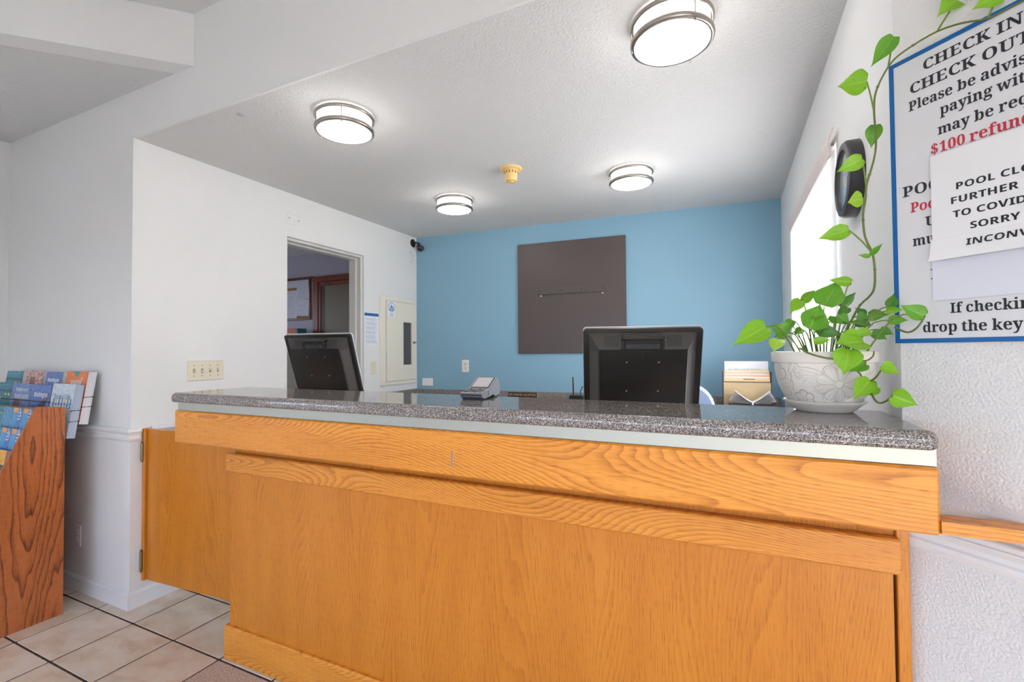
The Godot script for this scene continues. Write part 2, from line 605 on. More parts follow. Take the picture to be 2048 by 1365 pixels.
# ------------------------------------------------------------------ the scene
func _ready() -> void:
	rng.seed = 7
	# camera
	var cam := Camera3D.new()
	cam.name = "camera"
	cam.fov = 72.0066
	cam.near = 0.02
	cam.far = 200.0
	add_child(cam)
	cam.transform = Transform3D(Basis(Vector3(0.9069, -0.0077, -0.4212), Vector3(0.0160, 0.9997, 0.0160), Vector3(0.4210, -0.0212, 0.9068)).orthonormalized(), Vector3(0, 1.3, 0))
	cam.current = true
	# sky and exposure
	var sky := ProceduralSkyMaterial.new()
	sky.sky_top_color = Color(0.62, 0.74, 0.93)
	sky.sky_horizon_color = Color(0.90, 0.93, 0.97)
	sky.ground_bottom_color = Color(0.44, 0.45, 0.46)
	sky.ground_horizon_color = Color(0.56, 0.57, 0.58)
	var env := Environment.new()
	env.background_mode = Environment.BG_SKY
	env.sky = Sky.new()
	env.sky.sky_material = sky
	env.background_energy_multiplier = 7.4
	env.tonemap_mode = Environment.TONE_MAPPER_LINEAR
	env.tonemap_exposure = 1.0
	env.sdfgi_enabled = true
	env.ssao_enabled = true
	env.ssil_enabled = true
	var we := WorldEnvironment.new()
	we.name = "world_environment"
	we.environment = env
	add_child(we)

	# sun on the blind of the office window
	var sun := DirectionalLight3D.new()
	sun.name = "sun"
	sun.light_color = Color(1.0, 0.99, 0.98)
	sun.light_energy = 17.0
	sun.light_angular_distance = 0.6
	sun.shadow_enabled = true
	add_child(sun)
	sun.look_at_from_position(Vector3(4.0, 5.2, -2.2), Vector3(0.35, 1.5, -2.6))

	make_materials()
	build_shell()
	build_trim()
	build_windows()
	build_back_room()
	build_counter()
	build_gate()
	build_back_desk()
	build_ceiling_things()
	build_blue_wall_things()
	build_left_wall_things()
	build_right_wall_things()
	build_monitors()
	build_counter_things()
	build_rack()
	build_plant()

func B() -> MB:
	return MB.new()

# ------------------------------------------------------------------ shell
func build_shell() -> void:
	var T := 0.12
	# floor: a grout bed with every tile set on it
	var fl := struct("floor", B().box(Vector3(XW - 0.2, -0.16, -4.4), Vector3(XE + 0.2, -0.0018, ZE + 0.2)).box(Vector3(-6.2, -0.16, -4.4), Vector3(XW - 0.2, -0.0018, -1.4)), M.grout, "beige ceramic floor tiles with dark grout")
	var px := 0.3217
	var pz := 0.305
	var g := 0.0046
	var shape := B().slab(Vector2(-px / 2 + g * 0.9, -pz / 2 + g), Vector2(px / 2 - g * 0.9, pz / 2 - g), 0.004, [Vector2(0, -0.006), Vector2(0, -0.0012), Vector2(0.0012, 0.0)], Transform3D(), 2).mesh()
	var rest := B()
	for i in range(-4, 17):
		for j in range(-9, 15):
			var c := Vector3(-2.954 + px * (i + 0.5), 0, -1.3055 + pz * (j + 0.5))
			if c.x < XW - 0.1 or c.x > XE + 0.1:
				continue
			if i <= 8 and j >= -4 and j <= 3:
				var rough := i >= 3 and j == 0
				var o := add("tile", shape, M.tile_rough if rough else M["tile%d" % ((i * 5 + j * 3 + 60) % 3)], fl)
				o.position = c + Vector3(0, rng.randf_range(-0.0004, 0.0003), 0)
				o.rotation = Vector3(rng.randf_range(-0.001, 0.001), 0, rng.randf_range(-0.001, 0.001))
			else:
				rest.slab(Vector2(c.x - px / 2 + g, c.z - pz / 2 + g), Vector2(c.x + px / 2 - g, c.z + pz / 2 - g), 0.004, [Vector2(0, -0.006), Vector2(0, -0.001), Vector2(0.001, 0.0)], Transform3D(), 1)
	var field := add("tile_field", rest, M.tile0, fl)
	field.set_meta("kind", "stuff")
	# lobby wall at the left of the counter
	struct("wall_lobby", B().box(Vector3(XW - T, 0, ZS - T), Vector3(XL, H3, ZS)), M.wall, "white textured lobby wall behind the brochure rack")
	# office wall with the doorway
	var zd0 := -2.301
	var zd1 := -3.06
	struct("wall_left", B().box(Vector3(XL - T, 0, zd0), Vector3(XL, H + 0.02, ZS - T)).box(Vector3(XL - T, 2.115, zd1), Vector3(XL, H + 0.02, zd0)).box(Vector3(XL - T, 0, ZBL - 0.3), Vector3(XL, H + 0.02, zd1)), M.wall, "white office wall with an open doorway")
	# header over the counter
	struct("wall_header", B().box(Vector3(XL, H, ZS - 0.012), Vector3(XR + 0.02, H3, ZS)).box(Vector3(XL, H + 0.1, ZS - T), Vector3(XR + 0.02, H3, ZS - 0.012)), M.wall, "white header wall above the counter opening")
	# blue wall
	var bl := Vector3(XL, 0, ZBL)
	var blen := Vector2(XR - XL, ZBR - ZBL).length()
	var w := struct("wall_back", B().box(Vector3(-0.2, 0, -T), Vector3(blen + 0.2, H + 0.02, 0)), M.blue, "blue painted back wall")
	w.position = bl
	w.rotation.y = 0.0667
	# window wall
	var z0 := -2.03
	var z1 := -3.2
	struct("wall_right", B().box(Vector3(XR, 0, z0), Vector3(XR + 0.14, H3, ZC)).box(Vector3(XR, 0, z1), Vector3(XR + 0.14, 0.95, z0)).box(Vector3(XR, 2.05, z1), Vector3(XR + 0.14, H3, z0)).box(Vector3(XR, 0, ZBR - 0.3), Vector3(XR + 0.14, H3, z1)), M.wall, "white office wall with the bright window")
	# diagonal wall
	var dl := (XE - XR) * sqrt(2.0)
	var dw := struct("wall_diagonal", B().box(Vector3(0, 0, -T), Vector3(dl, H3, 0)), M.wall_coarse, "coarsely textured white wall behind the check-in notice")
	dw.transform = diag()
	# lobby walls behind the camera, with their openings
	struct("wall_lobby_right", B().box(Vector3(XE, 0, ZC + XE - XR), Vector3(XE + T, H3, 0.8)).box(Vector3(XE, 0, 2.2), Vector3(XE + T, H3, ZE + T)).box(Vector3(XE, 0, 0.8), Vector3(XE + T, 0.12, 2.2)).box(Vector3(XE, 2.05, 0.8), Vector3(XE + T, H3, 2.2)), M.wall)
	struct("wall_lobby_left", B().box(Vector3(XW - T, 0, ZS), Vector3(XW, H3, 0.9)).box(Vector3(XW - T, 0, 2.2), Vector3(XW, H3, ZE + T)).box(Vector3(XW - T, 0, 0.9), Vector3(XW, 0.10, 2.2)).box(Vector3(XW - T, 2.15, 0.9), Vector3(XW, H3, 2.2)), M.wall)
	struct("wall_front", B().box(Vector3(XW, 0, ZE), Vector3(-2.2, H3, ZE + T)).box(Vector3(2.1, 0, ZE), Vector3(XE, H3, ZE + T)).box(Vector3(-2.2, 0, ZE), Vector3(2.1, 0.45, ZE + T)).box(Vector3(-2.2, 2.0, ZE), Vector3(2.1, H3, ZE + T)), M.wall)
	# ceilings
	struct("ceiling", B().box(Vector3(XL - T, H, ZBR - 0.3), Vector3(XR + 0.14, H + 0.1, ZS - 0.012)), M.ceiling, "white trowelled office ceiling")
	struct("ceiling_lobby", B().box(Vector3(XW - T, H3, ZS - T), Vector3(XE + T, H3 + 0.1, ZE + T)), M.ceiling, "white lobby ceiling")
	var xj := -2.2918
	var reach := xj - XW
	struct("ceiling_corner", B().prism(PackedVector2Array([Vector2(XW, ZS), Vector2(xj, ZS), Vector2(XW, ZS + reach)]), -H3, -H2, Transform3D(Basis(Vector3.RIGHT, Vector3.BACK, Vector3.DOWN), Vector3.ZERO)), M.ceiling, "lower white ceiling in the lobby corner")
	var beam := struct("wall_beam", B().box(Vector3(0, H2 - 0.001, -0.10), Vector3(reach * sqrt(2.0), H3, 0.0)), M.wall, "diagonal white beam face where the ceiling steps")
	beam.transform = Transform3D(Basis(Vector3(0.70711, 0, -0.70711), Vector3.UP, Vector3(0.70711, 0, 0.70711)), Vector3(XW, 0, ZS + reach))

func diag() -> Transform3D:
	return Transform3D(Basis(Vector3(0.70711, 0, 0.70711), Vector3.UP, Vector3(-0.70711, 0, 0.70711)), Vector3(XR, 0, ZC))

func moulding(called: String, p0: Vector3, p1: Vector3, nrm: Vector3, prof: Array, label: String, mitre0 := 0.0, mitre1 := 0.0) -> void:
	# a profile of (depth, height) run along a wall; a mitre lengthens each line of it by its own depth
	var poly := PackedVector2Array()
	for q in prof:
		poly.append(q)
	var dir := (p1 - p0).normalized()
	var m := B()
	var a := []
	var b := []
	for q in prof:
		var o: Vector3 = nrm * q.x + Vector3.UP * q.y
		a.append(p0 + o - dir * q.x * mitre0)
		b.append(p1 + o + dir * q.x * mitre1)
	for k in prof.size():
		var k2 := (k + 1) % prof.size()
		var e: Vector2 = prof[k2] - prof[k]
		var nn := (nrm * e.y - Vector3.UP * e.x).normalized()
		m.quad(a[k], b[k], b[k2], a[k2], nn)
	var ids := Geometry2D.triangulate_polygon(poly)
	for k in range(0, ids.size(), 3):
		m.tri(a[ids[k]], a[ids[k + 1]], a[ids[k + 2]], -dir, -dir, -dir)
		m.tri(b[ids[k]], b[ids[k + 1]], b[ids[k + 2]], dir, dir, dir)
	struct(called, m, M.trim, label)

func build_trim() -> void:
	var rail := [Vector2(0, 0.849), Vector2(0.008, 0.849), Vector2(0.012, 0.855), Vector2(0.015, 0.862), Vector2(0.015, 0.872), Vector2(0.010, 0.876), Vector2(0.012, 0.886), Vector2(0.019, 0.895), Vector2(0.024, 0.899), Vector2(0.024, 0.903), Vector2(0.020, 0.905), Vector2(0.020, 0.914), Vector2(0.017, 0.917), Vector2(0, 0.917)]
	moulding("trim_1", Vector3(XW, 0, ZS), Vector3(XL, 0, ZS), Vector3.BACK, rail, "white chair rail on the lobby wall", 0.0, 1.0)
	moulding("trim_2", Vector3(XL, 0, ZS), Vector3(XL, 0, -1.409), Vector3.RIGHT, rail, "white chair rail turning the wall corner", 1.0, 0.0)
	moulding("trim_6", Vector3(XL, 0, -1.455), Vector3(XL, 0, -2.28), Vector3.RIGHT, rail, "white chair rail behind the counter")
	var d := diag()
	moulding("trim_3", d * Vector3(-0.012, 0, 0), d * Vector3(2.7, 0, 0), d.basis.z, rail, "white chair rail on the diagonal wall")
	var base := [Vector2(0, 0), Vector2(0.013, 0), Vector2(0.013, 0.070), Vector2(0.009, 0.078), Vector2(0.004, 0.083), Vector2(0, 0.083)]
	moulding("baseboard_left", Vector3(XW, 0, ZS), Vector3(XL, 0, ZS), Vector3.BACK, base, "white baseboard of the lobby wall", 0.0, 1.0)
	moulding("baseboard_corner", Vector3(XL, 0, ZS), Vector3(XL, 0, -2.28), Vector3.RIGHT, base, "white baseboard of the office wall", 1.0, 0.0)
	moulding("baseboard_right", d * Vector3(0, 0, 0), d * Vector3(2.7, 0, 0), d.basis.z, base, "white baseboard of the diagonal wall")
	# door frame of the open doorway
	var f := Node3D.new()
	f.name = numbered("door_1")
	f.set_meta("kind", "structure")
	f.set_meta("label", "open doorway with pale grey jambs in the white wall")
	add_child(f)
	var x0 := XL - 0.134
	var x1 := XL - 0.02
	add("jamb", B().box(Vector3(x0, 0, -3.06), Vector3(x1, 2.115, -3.04), 0.002), M.jamb, f)
	add("jamb", B().box(Vector3(x0, 0, -2.321), Vector3(x1, 2.115, -2.301), 0.002), M.jamb, f)
	add("head", B().box(Vector3(x0, 2.095, -3.04), Vector3(x1, 2.115, -2.321), 0.002), M.jamb, f)
	add("stop", B().box(Vector3(x0, 0, -3.04), Vector3(XL - 0.062, 2.095, -3.026), 0.002), M.jamb, f)
	add("stop", B().box(Vector3(x0, 2.081, -3.026), Vector3(XL - 0.062, 2.095, -2.321), 0.002), M.jamb, f)

func build_windows() -> void:
	# office window with glass
	var w := Node3D.new()
	w.name = numbered("window_1")
	w.set_meta("kind", "structure")
	w.set_meta("label", "bright office window behind the vertical blind")
	add_child(w)
	var xx := XR + 0.10
	var fr := B()
	fr.box(Vector3(xx - 0.02, 0.95, -3.2), Vector3(xx + 0.02, 0.99, -2.03)).box(Vector3(xx - 0.02, 2.01, -3.2), Vector3(xx + 0.02, 2.05, -2.03))
	fr.box(Vector3(xx - 0.02, 0.99, -3.2), Vector3(xx + 0.02, 2.01, -3.16)).box(Vector3(xx - 0.02, 0.99, -2.07), Vector3(xx + 0.02, 2.01, -2.03)).box(Vector3(xx - 0.02, 0.99, -2.65), Vector3(xx + 0.02, 2.01, -2.59))
	add("window_frame", fr, M.trim, w)
	add("pane", B().box(Vector3(xx - 0.003, 0.99, -3.16), Vector3(xx + 0.003, 2.01, -2.65)), M.glass, w)
	add("pane", B().box(Vector3(xx - 0.003, 0.99, -2.59), Vector3(xx + 0.003, 2.01, -2.07)), M.glass, w)
	add("window_sill", B().box(Vector3(XR - 0.02, 0.925, -3.22), Vector3(XR + 0.14, 0.95, -2.01), 0.004), M.trim, w)
	# lobby windows behind and beside the camera
	var a := Node3D.new()
	a.name = numbered("window_2")
	a.set_meta("kind", "structure")
	add_child(a)
	var m := B()
	m.box(Vector3(-2.2, 0.45, ZE + 0.03), Vector3(2.1, 0.50, ZE + 0.09)).box(Vector3(-2.2, 1.95, ZE + 0.03), Vector3(2.1, 2.0, ZE + 0.09))
	for x in [-2.2, -0.75, 0.66, 2.05]:
		m.box(Vector3(x, 0.50, ZE + 0.03), Vector3(x + 0.05, 1.95, ZE + 0.09))
	add("window_frame", m, M.trim, a)
	for k in 3:
		var x: float = [-2.15, -0.70, 0.71][k]
		add("pane", B().box(Vector3(x, 0.50, ZE + 0.057), Vector3(x + [1.40, 1.36, 1.34][k], 1.95, ZE + 0.063)), M.glass, a)
	var e := Node3D.new()
	e.name = numbered("window_5")
	e.set_meta("kind", "structure")
	add_child(e)
	var ef := B().box(Vector3(XE + 0.03, 0.12, 0.8), Vector3(XE + 0.09, 0.18, 2.2)).box(Vector3(XE + 0.03, 1.99, 0.8), Vector3(XE + 0.09, 2.05, 2.2))
	for z in [0.8, 1.47, 2.14]:
		ef.box(Vector3(XE + 0.03, 0.18, z), Vector3(XE + 0.09, 1.99, z + 0.06))
	add("window_frame", ef, M.trim, e)
	for z in [0.86, 1.53]:
		add("pane", B().box(Vector3(XE + 0.057, 0.18, z), Vector3(XE + 0.063, 1.99, z + 0.61)), M.glass, e)
	var b := Node3D.new()
	b.name = numbered("window_3")
	b.set_meta("kind", "structure")
	add_child(b)
	var q := B()
	q.box(Vector3(XW - 0.09, 0.10, 0.9), Vector3(XW - 0.03, 0.15, 2.2)).box(Vector3(XW - 0.09, 2.10, 0.9), Vector3(XW - 0.03, 2.15, 2.2))
	for z in [0.9, 1.525, 2.15]:
		q.box(Vector3(XW - 0.09, 0.15, z), Vector3(XW - 0.03, 2.10, z + 0.05))
	add("window_frame", q, M.trim, b)
	for z in [0.95, 1.575]:
		add("pane", B().box(Vector3(XW - 0.063, 0.15, z), Vector3(XW - 0.057, 2.10, z + 0.575)), M.glass, b)

func build_back_room() -> void:
	var zb := -3.85
	var x0 := -5.9
	var lilac := relief(triplanar(mat(rgb8(196, 190, 202), 0.7), Vector3.ONE * 1.5), M.wall.heightmap_texture, 0.12)
	struct("wall_room_back", B().box(Vector3(x0, 0, zb - 0.12), Vector3(XL - 0.12, 2.5, zb)), lilac, "pale lilac wall seen through the doorway")
	struct("wall_room_side", B().box(Vector3(x0 - 0.12, 0, zb - 0.12), Vector3(x0, 2.5, -3.6)).box(Vector3(x0 - 0.12, 0, -1.9), Vector3(x0, 2.5, -1.486)).box(Vector3(x0 - 0.12, 0, -3.6), Vector3(x0, 0.8, -1.9)).box(Vector3(x0 - 0.12, 2.1, -3.6), Vector3(x0, 2.5, -1.9)), lilac)
	var rw := struct("window_4", B().box(Vector3(x0 - 0.063, 0.8, -3.6), Vector3(x0 - 0.057, 2.1, -1.9)), M.glass)
	add("window_frame", B().box(Vector3(x0 - 0.09, 0.8, -2.77), Vector3(x0 - 0.03, 2.1, -2.73)), M.trim, rw)
	struct("wall_room_front", B().box(Vector3(x0, 0, -1.606), Vector3(XW - 0.12, 2.5, -1.486)), lilac)
	struct("ceiling_room", B().box(Vector3(x0 - 0.12, 2.42, zb - 0.12), Vector3(XL - 0.12, 2.5, -1.486)), M.ceiling)
	# brown framed door in that wall
	var wood := triplanar(mat(Color.WHITE, 0.4), Vector3(1 / 0.8, 1 / 1.2, 1 / 0.8))
	wood.albedo_texture = M.rack_wood.albedo_texture
	wood.albedo_color = rgb8(190, 150, 110)
	var d := Node3D.new()
	d.name = numbered("door_2")
	d.set_meta("kind", "structure")
	d.set_meta("label", "brown wooden door frame with a dull olive door in the back room")
	add_child(d)
	add("casing", B().box(Vector3(-4.242, 0, zb), Vector3(-4.165, 2.10, zb + 0.02), 0.003), wood, d)
	add("casing", B().box(Vector3(-3.35, 0, zb), Vector3(-3.27, 2.10, zb + 0.02), 0.003), wood, d)
	add("casing", B().box(Vector3(-4.242, 2.085, zb), Vector3(-3.27, 2.15, zb + 0.022), 0.003), wood, d)
	add("jamb", B().box(Vector3(-4.165, 0, zb), Vector3(-4.13, 2.085, zb + 0.012), 0.002), wood, d)
	add("jamb", B().box(Vector3(-4.13, 2.04, zb), Vector3(-3.35, 2.085, zb + 0.012), 0.002), wood, d)
	add("stop", B().box(Vector3(-4.13, 0, zb), Vector3(-4.072, 2.04, zb + 0.006), 0.002), mat(rgb8(70, 44, 26), 0.5), d)
	add("door_leaf", B().box(Vector3(-4.072, 0, zb), Vector3(-3.35, 2.04, zb + 0.004)), mat(rgb8(128, 116, 92), 0.5), d)
	struct("trim_5", B().box(Vector3(x0, 2.135, zb), Vector3(-4.242, 2.16, zb + 0.015), 0.003), wood, "dark wooden picture rail in the back room")
	# cork board with papers
	var c := thing("cork_board", "wood-framed pinboard covered with papers on the lilac wall", "pinboard", Vector3(-4.80, 1.69, zb))
	add("board", B().box(Vector3(-0.5, 0, 0.002), Vector3(0.5, 0.44, 0.012)), mat(rgb8(176, 132, 88), 0.9), c)
	add("frame", B().box(Vector3(-0.52, -0.018, 0.001), Vector3(0.52, 0.0, 0.02), 0.003), wood, c)
	add("frame", B().box(Vector3(0.502, 0.0, 0.001), Vector3(0.52, 0.445, 0.02), 0.003), wood, c)
	var spots := [[0.205, 0.215, 0.195, 0.22, 0.0], [0.40, 0.29, 0.19, 0.15, 0.03], [0.40, 0.12, 0.19, 0.19, -0.05], [0.205, 0.055, 0.2, 0.10, 0.0], [-0.01, 0.22, 0.21, 0.40, 0.0], [0.33, 0.395, 0.33, 0.08, 0.01], [-0.30, 0.2, 0.3, 0.36, 0.0]]
	var what := ["upright typed sheet in the middle of the pinboard", "sheet with dotted notes at the upper right of the pinboard", "plain crooked sheet at the lower right of the pinboard", "typed sheet at the pinboard's bottom edge", "tall typed sheet left of the pinboard's middle", "wide sheet under the pinboard's top edge", "tall sheet at the pinboard's left end"]
	for k in spots.size():
		var s = spots[k]
		var pm := mat(Color.WHITE, 0.8)
		pm.albedo_texture = tex(page_image(96, 128, rgb8(232, 232, 240), rgb8(90, 92, 110), 14 if k != 2 else 3, 50 + k))
		var p := add("pinned_paper", B().box(Vector3(-s[2] / 2, -s[3] / 2, 0), Vector3(s[2] / 2, s[3] / 2, 0.0012), 0.0, Transform3D(Basis(Vector3.BACK, s[4]), Vector3.ZERO)), pm)
		p.position = Vector3(-4.80 + s[0], 1.69 + s[1], zb + 0.0125 + 0.0015 * k)
		tag(p, what[k], "paper", "papers on the back room pinboard")
	# things on a counter below the board
	var cab := thing("back_room_cabinet", "white wall-side cabinet under the pinboard in the back room", "cabinet", Vector3(-4.75, 0, zb))
	add("body", B().box(Vector3(-0.7, 0, 0.001), Vector3(0.43, 1.42, 0.40), 0.004), M.cream, cab)
	add("top", B().box(Vector3(-0.72, 1.42, 0.001), Vector3(0.45, 1.45, 0.42), 0.004), mat(rgb8(210, 206, 200), 0.5), cab)
	var bx := thing("carton", "small orange and teal carton beneath the pinboard", "box", Vector3(-4.34, 1.45, zb + 0.15))
	add("carton_body", B().box(Vector3(-0.12, 0, -0.06), Vector3(0.06, 0.115, 0.06), 0.002), mat(rgb8(206, 110, 62), 0.6), bx)
	add("carton_side_strip", B().box(Vector3(0.06, 0, -0.06), Vector3(0.085, 0.115, 0.06), 0.002), mat(rgb8(60, 130, 138), 0.6), bx)
	var bk := thing("black_device", "dark boxy device left of the orange carton", "device", Vector3(-4.62, 1.45, zb + 0.15))
	add("casing", B().box(Vector3(-0.12, 0, -0.08), Vector3(0.13, 0.11, 0.08), 0.008), M.black, bk)
	add("front_panel", B().box(Vector3(-0.10, 0.02, 0.08), Vector3(0.11, 0.09, 0.084), 0.001), M.charcoal, bk)

# ------------------------------------------------------------------ counter
func build_counter() -> void:
	var c := thing("reception_counter", "long oak reception counter with apron board and vertical-grain front panel", "counter")
	add("front_panel", B().box(Vector3(-1.962, 0.13, -1.353), Vector3(0.3265, 0.80, -1.333), 0.002), M.oak_v, c)
	add("top_rail", B().box(Vector3(-1.971, 0.793, -1.345), Vector3(0.3395, 0.872, -1.317), 0.004), M.oak_h, c)
	add("base_board", B().box(Vector3(-1.978, 0.0, -1.345), Vector3(0.352, 0.141, -1.316), 0.006), M.oak_h, c)
	add("corner_post", B().box(Vector3(0.334, 0.0, -1.368), Vector3(0.358, 1.06, -1.338), 0.002), M.oak_v, c)
	add("filler_strip", B().box(Vector3(-1.945, 0.85, -1.37), Vector3(0.334, 1.06, -1.350), 0.001), M.oak_v, c)
	add("end_panel", B().box(Vector3(-1.962, 0.0, -1.48), Vector3(-1.942, 1.06, -1.353), 0.002), M.oak_v, c)
	add("back_panel", B().box(Vector3(-1.942, 0.0, -1.48), Vector3(0.355, 1.06, -1.465), 0.001), M.laminate, c)
	add("apron", B().box(Vector3(-2.0917, 0.934, -1.20), Vector3(0.365, 1.0658, -1.18), 0.0045), M.oak_h, c)
	add("apron_return", B().box(Vector3(-2.0917, 0.934, -1.485), Vector3(-2.072, 1.0658, -1.20), 0.003), M.oak_h, c)
	add("sub_top", B().box(Vector3(-2.07, 1.066, -1.485), Vector3(0.357, 1.0995, -1.192), 0.0), M.oak_h, c)
	var st := add("metal_strip", B().box(Vector3(-2.082, 1.0662, -1.192), Vector3(0.364, 1.103, -1.1885), 0.0006), M.steel, c)
	st.set_meta("label", "brushed metal strip")
	add("nick_mark", B().box(Vector3(-0.7465, 0.962, -1.1805), Vector3(-0.7415, 1.008, -1.1792), 0.0005), M.nickel, c)
	# granite top
	var r := 0.0185
	var layers := []
	for k in 6:
		var a := -PI / 2 + PI / 2 * k / 5.0
		layers.append(Vector2(0.010 * (1.0 - cos(a)), 1.113 + 0.010 * sin(a)))
	for k in 7:
		var a := PI / 2 * k / 6.0
		layers.append(Vector2(r * (1.0 - cos(a)), YT - r + r * sin(a)))
	var top := add("countertop", B().slab(Vector2(-2.069, -1.497), Vector2(0.3595, -1.146), 0.022, layers, Transform3D(), 6), M.granite)
	tag(top, "polished speckled granite countertop with rounded edges on the oak counter", "countertop")
	# oak bar bridging from the counter to the diagonal wall
	var bar := add("oak_ledge", B().prism(PackedVector2Array([Vector2(0.3655, -1.1785), Vector2(0.556, -1.1785), Vector2(0.5015, -1.2325), Vector2(0.3655, -1.2325)]), -0.9633, -0.9388, Transform3D(Basis(Vector3.RIGHT, Vector3.BACK, Vector3.DOWN), Vector3.ZERO)), M.oak_h)
	tag(bar, "narrow oak ledge between the counter end and the textured wall", "ledge")

func build_gate() -> void:
	var a := Vector3(-2.772, 0, -1.432)
	var ang := atan2(0.040, 0.603)
	var g := thing("swing_gate", "oak swing gate hinged on the white wall beside the counter", "gate", a, ang)
	add("gate_panel", B().box(Vector3(0.004, 0.125, -0.019), Vector3(0.83, 0.906, 0.0), 0.002), M.oak_gate, g)
	add("hinge_strip", B().box(Vector3(-0.019, 0.125, -0.014), Vector3(0.001, 0.910, 0.014), 0.003), M.oak_gate, g)
	for y in [[0.745, 0.838], [0.178, 0.281]]:
		var h := add("hinge", B().tube([Vector3(-0.006, y[0], 0.021), Vector3(-0.006, y[1], 0.021)], 0.0065, -1.0, 10).box(Vector3(-0.0185, y[0] + 0.004, 0.0142), Vector3(0.0, y[1] - 0.004, 0.017), 0.001), M.brass, g)
		add("pin", B().tube([Vector3(-0.006, y[0] - 0.006, 0.021), Vector3(-0.006, y[1] + 0.006, 0.021)], 0.0036, -1.0, 8), M.dark_metal, h)

func build_back_desk() -> void:
	var ang := 0.0667
	var d := thing("back_desk", "granite-topped work counter along the blue wall", "counter", Vector3(XL, 0, ZBL), ang)
	add("worktop", B().box(Vector3(0.045, 0.80, 0.001), Vector3(3.10, 0.84, 0.60), 0.006), M.granite, d)
	var sp := thing("backsplash", "low granite backsplash strip along the foot of the blue wall", "backsplash", Vector3(XL, 0, ZBL), ang)
	add("back_strip", B().box(Vector3(0.03, 0.8405, 0.001), Vector3(3.13, 0.938, 0.022), 0.003), M.granite, sp)
	add("side_strip", B().box(Vector3(0.005, 0.80, 0.025), Vector3(0.027, 0.942, 0.56), 0.003), M.granite, sp)
	add("base_cabinet", B().box(Vector3(0.06, 0.0, 0.03), Vector3(3.05, 0.80, 0.55), 0.003), M.oak_v, d)
	# lower desk behind the front counter that carries the monitors
	var w := thing("work_desk", "low desk behind the counter under the monitors", "desk", Vector3(0, 0, 0))
	add("desktop", B().box(Vector3(-2.05, 0.72, -2.20), Vector3(0.30, 0.75, -1.51), 0.004), M.laminate, w)
	for x in [-2.03, -0.85, 0.27]:
		add("leg_panel", B().box(Vector3(x, 0.0, -2.15), Vector3(x + 0.02, 0.72, -1.52), 0.002), M.laminate, w)
	# sign on the backsplash
	var s := thing("small_sign", "small brown desk sign reading NO CHECKS ACCEPTED", "sign", Vector3(XL, 0, ZBL) + Vector3(cos(ang), 0, -sin(ang)) * 0.97, ang)
	add("sign_plate", B().box(Vector3(0, 0.888, 0.0225), Vector3(0.272, 0.930, 0.026), 0.001), mat(rgb8(58, 36, 30), 0.4), s)
	lettering("NO CHECKS ACCEPTED", s, Vector3(0.136, 0.9005, 0.0261), 0.018, mat(rgb8(222, 204, 160), 0.5), false, 1.0, HORIZONTAL_ALIGNMENT_CENTER, false)
	add("end_tab", B().box(Vector3(0.276, 0.888, 0.0225), Vector3(0.282, 0.934, 0.026), 0.0006), mat(rgb8(170, 150, 140), 0.5), s)

